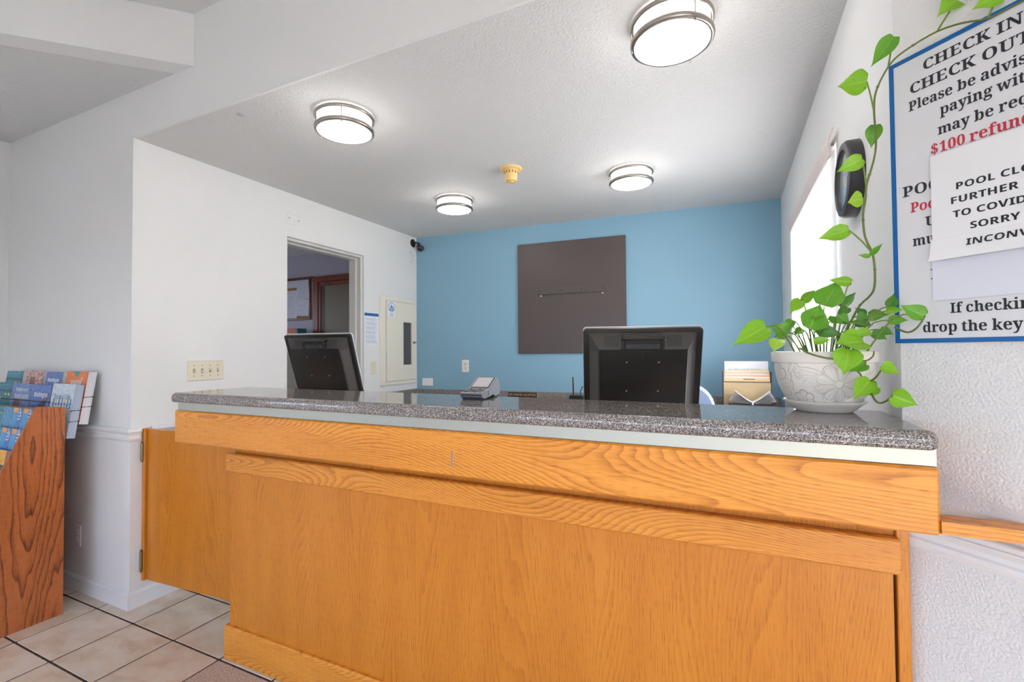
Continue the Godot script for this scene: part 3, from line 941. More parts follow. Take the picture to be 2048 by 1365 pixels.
# ------------------------------------------------------------------ ceiling
func build_ceiling_things() -> void:
	var spots := [[-1.637, -1.665, "round nickel-ringed ceiling light nearest the header and the white wall"], [-1.824, -2.939, "round nickel-ringed ceiling light nearest the security camera corner"], [-0.164, -1.659, "largest-looking nickel-ringed ceiling light, nearest the check-in notice"], [-0.546, -2.965, "round nickel-ringed ceiling light above the blue wall's right half"]]
	var ring := func(y: float, half: float) -> MB:
		var p := []
		for k in 9:
			var a := -PI / 2 + PI * k / 8.0
			p.append(Vector2(0.1285 + 0.0085 * cos(a), y + half * sin(a)))
		p.append(Vector2(0.1235, y + half))
		p.append(Vector2(0.1235, y - half))
		p.append(p[0])
		return MB.new().lathe(p, 48)
	var up_ring: ArrayMesh = ring.call(-0.016, 0.009).mesh()
	var low_ring: ArrayMesh = ring.call(-0.074, 0.010).mesh()
	var shade := B().lathe([Vector2(0.0, -0.094), Vector2(0.06, -0.092), Vector2(0.10, -0.088), Vector2(0.1228, -0.083), Vector2(0.1228, -0.008), Vector2(0.0, -0.008)], 48).mesh()
	var pan := B().lathe([Vector2(0.0, -0.008), Vector2(0.115, -0.008), Vector2(0.118, -0.0005), Vector2(0.0, -0.0005)], 40).mesh()
	for s in spots:
		var t := thing("ceiling_light", s[2], "ceiling light", Vector3(s[0], H, s[1]), 0.0, "round ceiling lights over the counter office")
		add("ceiling_pan", pan, M.white_plastic, t)
		add("upper_ring", up_ring, M.nickel, t)
		add("lower_ring", low_ring, M.nickel, t)
		add("light_diffuser", shade, M.diffuser, t)
		for k in 3:
			var a := TAU * k / 3.0 + 0.9
			var p := Vector3(cos(a), 0, sin(a)) * 0.1315
			var post := add("post", B().tube([p + Vector3(0, -0.066, 0), p + Vector3(0, -0.024, 0)], 0.0022, -1.0, 6), M.nickel, t)
			add("screw_cap", B().lathe([Vector2(0, -0.094), Vector2(0.003, -0.092), Vector2(0.003, -0.083), Vector2(0, -0.083)], 8, Transform3D(Basis(), p)), M.nickel, post)
		var o := OmniLight3D.new()
		o.name = "lamp"
		o.light_color = Color(1.0, 0.985, 0.97)
		o.light_energy = 0.155
		o.light_size = 0.10
		o.omni_range = 12.0
		o.omni_attenuation = 2.0
		o.shadow_enabled = true
		o.position = Vector3(0, -0.05, 0)
		t.add_child(o)
	# yellowed detector
	var d := thing("heat_detector", "yellowed cup-shaped detector on the white ceiling", "detector", Vector3(-1.205, H, -2.60))
	add("flange", B().lathe([Vector2(0, -0.014), Vector2(0.05, -0.014), Vector2(0.062, -0.011), Vector2(0.068, -0.004), Vector2(0.068, -0.0003), Vector2(0, -0.0003)], 32), M.yellowed, d)
	add("cup", B().lathe([Vector2(0, -0.088), Vector2(0.018, -0.088), Vector2(0.019, -0.081), Vector2(0.033, -0.081), Vector2(0.0365, -0.077), Vector2(0.044, -0.014), Vector2(0, -0.014)], 32), M.yellowed, d)
	for k in 14:
		var a := TAU * k / 14.0
		var q := Transform3D(Basis(Vector3.UP, -a), Vector3.ZERO)
		add("slot", B().box(Vector3(0.0395, -0.036, -0.0028), Vector3(0.0432, -0.023, 0.0028), 0.0, q), mat(rgb8(120, 84, 30), 0.7), d)
	var cap := add("round_cover", B().lathe([Vector2(0, -0.003), Vector2(0.016, -0.0025), Vector2(0.0185, -0.0004), Vector2(0, -0.0004)], 24), mat(rgb8(196, 196, 196), 0.7))
	cap.position = Vector3(-2.07, H, -1.45)
	tag(cap, "small grey round cap on the ceiling near the header", "cap")

# ------------------------------------------------------------------ plates, outlets
func outlet(called: String, label: String, at: Vector3, turn: float, plate: Material, face: Material) -> void:
	var t := thing(called, label, "outlet", at, turn)
	add("cover_plate", B().slab(Vector2(-0.035, -0.0575), Vector2(0.035, 0.0575), 0.004, [Vector2(0, 0.0002), Vector2(0, 0.003), Vector2(0.003, 0.0055)], Transform3D(Basis(Vector3.RIGHT, PI / 2), Vector3.ZERO), 3), plate, t)
	for y in [-0.0195, 0.0195]:
		var r := add("receptacle", B().slab(Vector2(-0.0165, -0.0145), Vector2(0.0165, 0.0145), 0.010, [Vector2(0, 0.005), Vector2(0, 0.0072), Vector2(0.001, 0.0078)], Transform3D(Basis(Vector3.RIGHT, PI / 2), Vector3(0, y, 0)), 4), face, t)
		add("slots", B().box(Vector3(-0.0078, y + 0.0005, 0.0078), Vector3(-0.0056, y + 0.0085, 0.0081)).box(Vector3(0.0056, y + 0.0005, 0.0078), Vector3(0.0078, y + 0.0085, 0.0081)).box(Vector3(-0.0022, y - 0.009, 0.0078), Vector3(0.0022, y - 0.005, 0.0081)), M.almond_dark, r)
	add("screw", B().lathe([Vector2(0, 0.0066), Vector2(0.003, 0.006), Vector2(0.0034, 0.005), Vector2(0, 0.005)], 8, Transform3D(Basis(Vector3.RIGHT, PI / 2), Vector3.ZERO)), M.nickel, t)

func blank_plate(called: String, label: String, at: Vector3, turn: float, w: float, h: float, m: Material, screws: Array) -> void:
	var t := thing(called, label, "wall plate", at, turn)
	add("cover_plate", B().slab(Vector2(-w / 2, -h / 2), Vector2(w / 2, h / 2), 0.004, [Vector2(0, 0.0002), Vector2(0, 0.003), Vector2(0.003, 0.0055)], Transform3D(Basis(Vector3.RIGHT, PI / 2), Vector3.ZERO), 3), m, t)
	for s in screws:
		add("screw", B().lathe([Vector2(0, 0.0075), Vector2(0.0035, 0.007), Vector2(0.004, 0.0055), Vector2(0, 0.0055)], 8, Transform3D(Basis(Vector3.RIGHT, PI / 2), Vector3(s.x, s.y, 0))), M.dark_metal, t)

func on_blue(s: float, y: float) -> Vector3:
	return Vector3(XL, y, ZBL) + Vector3(cos(0.0667), 0, -sin(0.0667)) * s

func build_blue_wall_things() -> void:
	var p := thing("brown_panel", "plain dark brown square panel mounted on the blue wall", "panel", on_blue(1.547, 1.276), 0.0667)
	add("board", B().box(Vector3(-0.477, 0, 0.001), Vector3(0.477, 0.979, 0.020), 0.002), M.panel_brown, p)
	var br := add("hanging_rail", B().box(Vector3(-0.283, 0.522, 0.020), Vector3(0.306, 0.585, 0.0235), 0.0008).box(Vector3(-0.283, 0.517, 0.020), Vector3(0.306, 0.5215, 0.031), 0.0008), M.panel_brown, p)
	for k in 4:
		add("screw", B().lathe([Vector2(0, 0.003), Vector2(0.004, 0.002), Vector2(0.005, 0), Vector2(0, 0)], 8, Transform3D(Basis(Vector3.RIGHT, PI / 2), Vector3(-0.26 + 0.182 * k, 0.55, 0.0235))), M.dark, br)
	for x in [-0.258, 0.284]:
		add("pin", B().lathe([Vector2(0, 0.009), Vector2(0.006, 0.006), Vector2(0.007, 0), Vector2(0, 0)], 10, Transform3D(Basis(Vector3.RIGHT, PI / 2), Vector3(x, 0.507, 0.020))), M.white_plastic, br)
	outlet("wall_outlet", "white outlet with ivory sockets on the blue wall", on_blue(0.532, 1.162), 0.0667, M.white_plastic, M.ivory)
	blank_plate("wall_plate", "white horizontal blank plate low on the blue wall's left end", on_blue(0.122, 1.005), 0.0667, 0.117, 0.072, M.white_plastic, [])
	# file organizer
	var f := thing("file_organizer", "desktop file box with pale wood front and tan folders before the blue wall", "file box", Vector3(0.097, 0.84, -3.56))
	add("front_board", B().box(Vector3(-0.142, 0, 0.05), Vector3(0.142, 0.238, 0.058), 0.001), mat(rgb8(196, 172, 132), 0.5), f)
	add("top_edge", B().box(Vector3(-0.142, 0.2385, 0.049), Vector3(0.142, 0.243, 0.059), 0.001), M.charcoal, f)
	for s in [-1.0, 1.0]:
		add("side_panel", B().box(Vector3(s * 0.146 - 0.003, 0, -0.07), Vector3(s * 0.146 + 0.003, 0.31, 0.058), 0.001), M.charcoal, f)
	add("bottom_board", B().box(Vector3(-0.143, 0.0, -0.07), Vector3(0.143, 0.006, 0.049), 0.001), M.charcoal, f)
	var manila := mat(rgb8(240, 206, 164), 0.7)
	var fl := [[-0.055, 0.345, "back"], [-0.015, 0.318, "second"], [0.010, 0.302, "third"], [0.034, 0.282, "front"]]
	for k in fl.size():
		var z: float = fl[k][0]
		if k == 0:
			var pm := mat(Color.WHITE, 0.8)
			pm.albedo_texture = tex(page_image(128, 96, rgb8(244, 246, 250), rgb8(120, 130, 150), 18, 77))
			var o := add("printed_sheet", B().box(Vector3(-0.135, 0, -0.001), Vector3(0.135, 0.37, 0.001)), pm)
			o.position = Vector3(0.097, 0.847, -3.56 + z)
			tag(o, "white printed sheet standing at the back of the file box", "paper")
		else:
			var o := thing("manila_folder", ["", "tan folder just before the printed sheet in the file box", "middle tan folder in the file box", "front tan folder with a label in the file box"][k], "folder", Vector3(0.097, 0.847, -3.56 + z), 0.0, "tan folders in the file box")
			add("leaf", B().box(Vector3(-0.138, 0, -0.004), Vector3(0.138, fl[k][1] - 0.01, -0.002)), manila, o)
			add("leaf", B().box(Vector3(-0.138, 0, 0.002), Vector3(0.138, fl[k][1] - 0.022, 0.004)), manila, o)
			add("sheets", B().box(Vector3(-0.13, 0.0, -0.0018), Vector3(0.13, fl[k][1] - 0.016, 0.0018)), M.paper, o)
			if k == 3:
				add("tab_label", B().box(Vector3(-0.02, fl[k][1] - 0.034, 0.004), Vector3(0.05, fl[k][1] - 0.028, 0.0045)), mat(rgb8(150, 110, 80), 0.7), o)
	# open booklet of splayed leaflets
	var bk := thing("open_booklet", "splayed white booklet before the file box", "booklet", Vector3(0.125, 0.84, -3.40))
	add("tray", B().box(Vector3(-0.14, 0, -0.05), Vector3(0.14, 0.105, 0.05), 0.004), M.charcoal, bk)
	for s in [-1.0, 1.0]:
		for k in 7:
			var lift := 0.018 + 0.009 * k
			var q := []
			for j in 6:
				var t := j / 5.0
				q.append(Vector3(s * t * (0.135 - 0.006 * k), 0.112 + 0.0012 * k + lift * pow(t, 1.3), 0))
			var m := B()
			for j in 5:
				var a: Vector3 = q[j]
				var b: Vector3 = q[j + 1]
				var nn := (b - a).cross(Vector3.BACK).normalized()
				nn = nn if nn.y > 0 else -nn
				m.quad(a + Vector3(0, 0, -0.05), b + Vector3(0, 0, -0.05), b + Vector3(0, 0, 0.05), a + Vector3(0, 0, 0.05), nn)
				m.quad(a + Vector3(0, -0.001, -0.05), b + Vector3(0, -0.001, -0.05), b + Vector3(0, -0.001, 0.05), a + Vector3(0, -0.001, 0.05), -nn)
			add("page", m, M.paper, bk)
	add("spine", B().box(Vector3(-0.004, 0.105, -0.05), Vector3(0.004, 0.12, 0.05)), M.paper_cool, bk)
	# router with antenna
	var r := thing("router", "small black router with one upright antenna by the blue wall", "router", Vector3(-1.125, 0.84, -3.66))
	add("casing", B().box(Vector3(-0.06, 0, -0.03), Vector3(0.05, 0.10, 0.03), 0.008), M.black, r)
	add("antenna", B().tube([Vector3(-0.028, 0.08, 0), Vector3(-0.031, 0.16, 0), Vector3(-0.034, 0.245, 0)], 0.0065, 0.005, 8), M.black, r)
	add("cable", B().tube([Vector3(0.03, 0.09, 0), Vector3(0.028, 0.13, 0), Vector3(0.045, 0.165, 0.01), Vector3(0.10, 0.19, 0.03), Vector3(0.16, 0.225, 0.05), Vector3(0.22, 0.22, 0.06), Vector3(0.3, 0.10, 0.06), Vector3(0.32, 0.004, 0.06)], 0.0035, -1.0, 6), M.black, r)
	add("cable", B().tube([Vector3(0.045, 0.06, 0.02), Vector3(0.062, 0.09, 0.02), Vector3(0.075, 0.06, 0.02), Vector3(0.078, 0.004, 0.02)], 0.0035, -1.0, 6), M.black, r)
	# office chair behind the right monitor
	var c := thing("office_chair", "blue-grey office chair mostly hidden behind the right monitor", "chair", Vector3(-0.30, 0, -2.6), 0.1)
	var cm := mat(rgb8(140, 156, 190), 0.5)
	add("backrest", B().slab(Vector2(-0.225, -0.30), Vector2(0.225, 0.30), 0.13, [Vector2(0.012, -0.02), Vector2(0.0, -0.008), Vector2(0, 0.008), Vector2(0.012, 0.02)], Transform3D(Basis(Vector3.RIGHT, -PI / 2 + 0.12), Vector3(0, 0.83, 0.0)), 8), cm, c)
	add("seat", B().slab(Vector2(-0.24, -0.47), Vector2(0.24, 0.0), 0.08, [Vector2(0.015, 0.44), Vector2(0, 0.455), Vector2(0, 0.485), Vector2(0.02, 0.50)], Transform3D(), 6), cm, c)
	add("back_support", B().box(Vector3(-0.03, 0.44, 0.03), Vector3(0.03, 0.72, 0.05), 0.004), M.black, c)
	add("column", B().tube([Vector3(0, 0.08, -0.22), Vector3(0, 0.44, -0.22)], 0.028, -1.0, 12), M.black, c)
	for k in 5:
		var a := TAU * k / 5.0
		var e := Vector3(cos(a) * 0.28, 0.055, sin(a) * 0.28 - 0.22)
		var leg := add("leg", B().tube([Vector3(0, 0.10, -0.22), e + Vector3(0, 0.02, 0)], 0.022, 0.014, 8), M.black, c)
		add("caster", B().lathe([Vector2(0, -0.012), Vector2(0.027, -0.012), Vector2(0.027, 0.012), Vector2(0, 0.012)], 12, Transform3D(Basis(Vector3.RIGHT, PI / 2), e + Vector3(0, -0.027, 0))), M.black, leg)

# ------------------------------------------------------------------ white office wall
func build_left_wall_things() -> void:
	var q := PI / 2
	# four-gang switch
	var s := thing("light_switch", "ivory four-gang light switch on the white wall above the counter", "light switch", Vector3(XL, 1.20, -1.744), q)
	add("cover_plate", B().slab(Vector2(-0.104, -0.0575), Vector2(0.104, 0.0575), 0.004, [Vector2(0, 0.0002), Vector2(0, 0.003), Vector2(0.003, 0.006)], Transform3D(Basis(Vector3.RIGHT, PI / 2), Vector3.ZERO), 3), M.ivory, s)
	for k in 4:
		var x := -0.069 + 0.046 * k
		var up := -1.0 if k < 2 else 1.0
		var g := add("switch_slot", B().box(Vector3(x - 0.005, -0.012, 0.006), Vector3(x + 0.005, 0.012, 0.0066)), M.almond_dark, s)
		add("toggle", B().box(Vector3(-0.0042, -0.006, 0), Vector3(0.0042, 0.006, 0.014), 0.001, Transform3D(Basis(Vector3.RIGHT, -0.5 * up), Vector3(x, 0.002 * up, 0.006))), M.ivory, g)
		for y in [-0.030, 0.030]:
			add("screw", B().lathe([Vector2(0, 0.0075), Vector2(0.003, 0.007), Vector2(0.0034, 0.006), Vector2(0, 0.006)], 8, Transform3D(Basis(Vector3.RIGHT, PI / 2), Vector3(x, y, 0))), M.almond_dark, s)
	blank_plate("wall_plate", "white blank plate with two screws above the doorway", Vector3(XL, 2.243, -2.35), q, 0.117, 0.075, M.wall, [Vector2(-0.036, 0.004), Vector2(0.042, 0.0)])
	blank_plate("wall_plate", "ivory blank plate under the posted notice", Vector3(XL, 1.164, -3.175), q, 0.066, 0.115, M.ivory, [])
	blank_plate("wall_plate", "tall white plate with screws just below the security camera", Vector3(XL, 2.215, -3.713), q, 0.08, 0.118, M.wall, [Vector2(-0.02, 0.05), Vector2(0.02, 0.02), Vector2(-0.015, -0.045), Vector2(0.02, -0.02)])
	# notice
	var n := thing("posted_notice", "white printed notice with a blue header beside the doorway", "notice", Vector3(XL, 1.364, -3.152), q)
	var pm := mat(Color.WHITE, 0.75)
	pm.albedo_texture = tex(page_image(160, 256, rgb8(236, 238, 246), rgb8(120, 128, 170), 34, 9))
	add("sheet", B().box(Vector3(-0.085, 0, 0.0008), Vector3(0.085, 0.245, 0.0022)), pm, n)
	add("header_band", B().box(Vector3(-0.087, 0.245, 0.0008), Vector3(0.087, 0.270, 0.0026), 0.0005), mat(rgb8(44, 108, 178), 0.5), n)
	# key cabinet
	var c := thing("wall_cabinet", "cream recessed wall cabinet with a dark slot window in the white wall", "cabinet", Vector3(XL, 1.0, -3.511), q)
	var fr := B()
	fr.box(Vector3(-0.258, 0.0, 0.0008), Vector3(-0.19, 0.80, 0.012), 0.002).box(Vector3(0.235, 0.0, 0.0008), Vector3(0.258, 0.80, 0.012), 0.002).box(Vector3(-0.19, 0.765, 0.0008), Vector3(0.235, 0.80, 0.012), 0.002).box(Vector3(-0.19, 0.0, 0.0008), Vector3(0.235, 0.03, 0.012), 0.002)
	add("frame", fr, M.cream, c)
	var slab := B()
	var sx0 := 0.052
	var sx1 := 0.185
	slab.box(Vector3(-0.184, 0.037, 0.0008), Vector3(sx0, 0.758, 0.018), 0.0).box(Vector3(sx1, 0.037, 0.0008), Vector3(0.229, 0.758, 0.018), 0.0).box(Vector3(sx0, 0.578, 0.0008), Vector3(sx1, 0.758, 0.018), 0.0).box(Vector3(sx0, 0.037, 0.0008), Vector3(sx1, 0.178, 0.018), 0.0)
	var door := add("door", slab, M.cream, c)
	add("slot_window", B().box(Vector3(sx0, 0.178, 0.0009), Vector3(sx1, 0.578, 0.003)), M.slot_dark, door)
	var lt := add("latch", B().box(Vector3(0.195, 0.375, 0.018), Vector3(0.222, 0.40, 0.026), 0.002), M.nickel, door)
	add("padlock_hasp", B().tube([Vector3(0.20, 0.385, 0.028), Vector3(0.235, 0.39, 0.03)], 0.004, -1.0, 6), M.dark_metal, lt)
	var sm := mat(Color.WHITE, 0.4)
	var im := Image.create(64, 96, false, Image.FORMAT_RGB8)
	im.fill(rgb8(244, 246, 250))
	for y in 96:
		for x in 64:
			var e := pow((x - 32) / 29.0, 2.0) + pow((y - 32) / 29.0, 2.0)
			if y < 64 and e > 0.80 and e < 1.0:
				im.set_pixel(x, y, rgb8(60, 110, 180))
			if y < 42 and y > 14 and (absf(x - 30) < (y - 14) * 0.6 or absf(x - 42) < (y - 24) * 0.6):
				im.set_pixel(x, y, rgb8(50, 96, 170) if (x + y) % 7 > 2 else rgb8(180, 204, 236))
	im.fill_rect(Rect2i(10, 46, 44, 6), rgb8(50, 96, 170))
	for k in 4:
		im.fill_rect(Rect2i(14, 70 + 6 * k, 36, 2), rgb8(150, 160, 190))
	sm.albedo_texture = tex(im)
	var sb := B()
	sb.quad(Vector3(-0.168, 0.755, 0.0185), Vector3(-0.072, 0.755, 0.0185), Vector3(-0.072, 0.61, 0.0185), Vector3(-0.168, 0.61, 0.0185), Vector3.BACK)
	var st := add("sticker", sb, sm, door)
	st.set_meta("label", "round blue and white mountain sticker")
	# security camera
	var k := thing("security_camera", "small black security camera high in the corner by the blue wall", "security camera", Vector3(XL, 2.36, -3.735), q)
	add("mount", B().lathe([Vector2(0, 0.014), Vector2(0.022, 0.013), Vector2(0.040, 0.004), Vector2(0.040, 0.0005), Vector2(0, 0.0005)], 20, Transform3D(Basis(Vector3.RIGHT, PI / 2), Vector3.ZERO)), M.dark_metal, k)
	add("arm", B().tube([Vector3(0, 0, 0.01), Vector3(0.004, 0.002, 0.04), Vector3(0.012, -0.006, 0.062), Vector3(0.014, -0.025, 0.070)], 0.010, 0.009, 8), M.dark_metal, k)
	var head := add("housing", B().lathe([Vector2(0, 0.03), Vector2(0.025, 0.028), Vector2(0.036, 0.016), Vector2(0.037, 0.0), Vector2(0.030, -0.002), Vector2(0, -0.002)], 20, Transform3D(Basis(Vector3.RIGHT, 0.35), Vector3(0.014, -0.055, 0.076))), M.charcoal, k)
	add("lens_dome", B().lathe([Vector2(0.029, -0.002), Vector2(0.027, -0.015), Vector2(0.018, -0.026), Vector2(0.0, -0.030)], 18, Transform3D(Basis(Vector3.RIGHT, 0.35), Vector3(0.014, -0.055, 0.076))), mat(rgb8(60, 40, 36), 0.12), head)
	# lobby wall: outlet and two screw heads
	outlet("wall_outlet", "grey metal-plated outlet low on the lobby wall beside the brochure rack", Vector3(-3.299, 0.296, ZS), 0.0, mat(rgb8(226, 226, 228), 0.3), M.white_plastic)

# ------------------------------------------------------------------ window wall and diagonal wall
func build_right_wall_things() -> void:
	# vertical blind
	var b := thing("vertical_blind", "white vertical blind with a valance over the bright office window", "blind", Vector3(0.33, 0, -2.56))
	var prof := PackedVector2Array([Vector2(0.012, 2.088), Vector2(0.002, 2.06), Vector2(-0.003, 2.03), Vector2(0.002, 1.992), Vector2(0.008, 1.992), Vector2(0.004, 2.03), Vector2(0.008, 2.06), Vector2(0.018, 2.086)])
	add("valance", B().prism(prof, -0.665, 0.575, Transform3D(Basis(Vector3.RIGHT, Vector3.UP, Vector3.BACK), Vector3.ZERO)), mat(rgb8(226, 212, 206), 0.5), b)
	add("headrail", B().box(Vector3(0.014, 2.01, -0.66), Vector3(0.0285, 2.05, 0.50)), M.white_plastic, b)
	var n := 16
	var sl := B()
	var w := 0.089
	for k in 4:
		var a := (k / 4.0 - 0.5) * w
		var c := ((k + 1) / 4.0 - 0.5) * w
		var za := 0.004 - 0.016 * pow(a / w, 2.0) * 4.0 * 0.25
		var zc := 0.004 - 0.016 * pow(c / w, 2.0) * 4.0 * 0.25
		sl.quad_s(Vector3(a, 2.01, za), Vector3(c, 2.01, zc), Vector3(c, 0.97, zc), Vector3(a, 0.97, za), Vector3(a * 2, 0, 1).normalized(), Vector3(c * 2, 0, 1).normalized(), Vector3(c * 2, 0, 1).normalized(), Vector3(a * 2, 0, 1).normalized())
	var sm := sl.mesh()
	for k in n:
		var o := add("slat", sm, M.blind, b)
		o.position = Vector3(0.012, 0, -0.63 + 1.17 * k / (n - 1.0))
		o.rotation.y = -PI / 2 + 0.13
	# clock
	var c := thing("wall_clock", "round black wall clock between the window and the notice", "clock", Vector3(XR, 1.822, -1.748), -PI / 2)
	var rot := Transform3D(Basis(Vector3.RIGHT, PI / 2), Vector3.ZERO)
	add("case", B().lathe([Vector2(0.0, 0.004), Vector2(0.088, 0.004), Vector2(0.088, 0.034), Vector2(0.092, 0.040), Vector2(0.110, 0.038), Vector2(0.116, 0.030), Vector2(0.116, 0.0005), Vector2(0, 0.0005)], 48, rot), mat(rgb8(52, 50, 52), 0.4), c)
	var fm := mat(rgb8(214, 218, 222), 0.5)
	var dial := add("dial", B().lathe([Vector2(0.088, 0.018), Vector2(0.0, 0.018)], 48, rot), fm, c)
	dial.mesh = B().lathe([Vector2(0.0, 0.020), Vector2(0.087, 0.020), Vector2(0.087, 0.016), Vector2(0, 0.016)], 48, rot).mesh()
	for k in 12:
		var a := TAU * k / 12.0
		var tb := Transform3D(Basis(Vector3.BACK, -a), Vector3.ZERO)
		add("hour_mark", B().box(Vector3(-0.0025, 0.066, 0.020), Vector3(0.0025, 0.080, 0.0206), 0.0, tb), M.ink, dial)
	add("hour_hand", B().box(Vector3(-0.003, -0.01, 0.022), Vector3(0.003, 0.045, 0.0232), 0.0, Transform3D(Basis(Vector3.BACK, -5.6), Vector3.ZERO)), M.ink, c)
	add("minute_hand", B().box(Vector3(-0.002, -0.012, 0.0238), Vector3(0.002, 0.068, 0.025), 0.0, Transform3D(Basis(Vector3.BACK, -3.3), Vector3.ZERO)), M.ink, c)
	add("glass_cover", B().lathe([Vector2(0.0, 0.0335), Vector2(0.087, 0.0325), Vector2(0.087, 0.0315), Vector2(0, 0.0325)], 40, rot), M.glass, c)
	# check-in notice board
	var d := diag()
	var s := thing("notice_board", "large white check-in and check-out notice with a blue border", "sign", Vector3.ZERO)
	s.transform = Transform3D(d.basis, d.origin + d.basis.z * 0.001)
	var x0 := -0.006
	var x1 := 0.45
	var y0 := 1.311
	var y1 := 1.966
	add("sign_panel", B().box(Vector3(x0, y0, 0.0005), Vector3(x1, y1, 0.006), 0.0006), M.sign_face, s)
	var bw := 0.0098
	add("blue_border", B().box(Vector3(x0, y0, 0.006), Vector3(x0 + bw, y1, 0.0068)).box(Vector3(x1 - bw, y0, 0.006), Vector3(x1, y1, 0.0068)).box(Vector3(x0 + bw, y0, 0.006), Vector3(x1 - bw, y0 + bw, 0.0068)).box(Vector3(x0 + bw, y1 - bw, 0.006), Vector3(x1 - bw, y1, 0.0068)), M.sign_blue, s)
	var z := 0.0064
	for L in [["CHECK IN", 0.0615, 1.9178, 0.0228], ["CHECK OUT", 0.035, 1.8775, 0.0232], ["Please be advised", 0.0328, 1.839, 0.0222], ["paying with", 0.0915, 1.8035, 0.0222], ["may be required", 0.0867, 1.762, 0.0222], ["POOL", 0.016, 1.6465, 0.0240], ["U", 0.0586, 1.5694, 0.0215], ["must", 0.0339, 1.530, 0.0225], ["I", 0.0665, 1.4508, 0.022], ["If checking", 0.1002, 1.3736, 0.0215], ["drop the key", 0.0492, 1.3342, 0.0222]]:
		lettering(L[0], s, Vector3(L[1], L[2], z), L[3], M.ink, true, 1.04 if L[0] == L[0].to_upper() else 0.83)
	for L in [["$100 refund", 0.0728, 1.7238, 0.0230], ["Pool", 0.0313, 1.6073, 0.0225]]:
		lettering(L[0], s, Vector3(L[1], L[2], z), L[3], M.red_ink, true, 0.85)
	# pages stuck over it
	var p2 := thing("taped_page", "plain bluish paper sheet taped on the notice below the pool closure page", "paper", Vector3.ZERO)
	p2.transform = s.transform
	add("sheet", B().box(Vector3(0.0712, 1.4024, 0.0072), Vector3(0.36, 1.500, 0.0082)), M.paper_cool, p2)
	var p := thing("taped_page", "white pool closure page taped over the middle of the notice", "paper", Vector3.ZERO)
	p.transform = s.transform
	add("sheet", B().box(Vector3(0.0735, 1.5362, 0.0090), Vector3(0.36, 1.7195, 0.0102)), M.paper, p)
	var cu := B()
	var prev := Vector3(0.0700, 1.5362, 0.0096)
	for k in 6:
		var t := (k + 1) / 6.0
		var cur := Vector3(0.0700, 1.5362 - 0.048 * t, 0.0096 + 0.010 * t * t)
		var nn := Vector3(0, 0.35 * t, 1).normalized()
		cu.quad(prev, prev + Vector3(0.29, 0, 0), cur + Vector3(0.29, 0, 0), cur, nn)
		cu.quad(prev - Vector3(0, 0, 0.0008), prev + Vector3(0.29, 0, -0.0008), cur + Vector3(0.29, 0, -0.0008), cur - Vector3(0, 0, 0.0008), -nn)
		prev = cur
	add("curled_edge", cu, M.paper, p)
	for L in [["POOL CLOSED", 0.1165, 1.6324], ["FURTHER NOTICE", 0.1072, 1.6038], ["TO COVID-19", 0.1112, 1.5743], ["SORRY", 0.1388, 1.5443]]:
		lettering(L[0], p, Vector3(L[1], L[2], 0.0104), 0.0138, M.ink, false, 1.28)
	lettering("INCONV", p, Vector3(0.1325, 1.5115, 0.0130), 0.0135, M.ink, false, 1.28, HORIZONTAL_ALIGNMENT_LEFT, true, Basis(Vector3.RIGHT, -0.2))

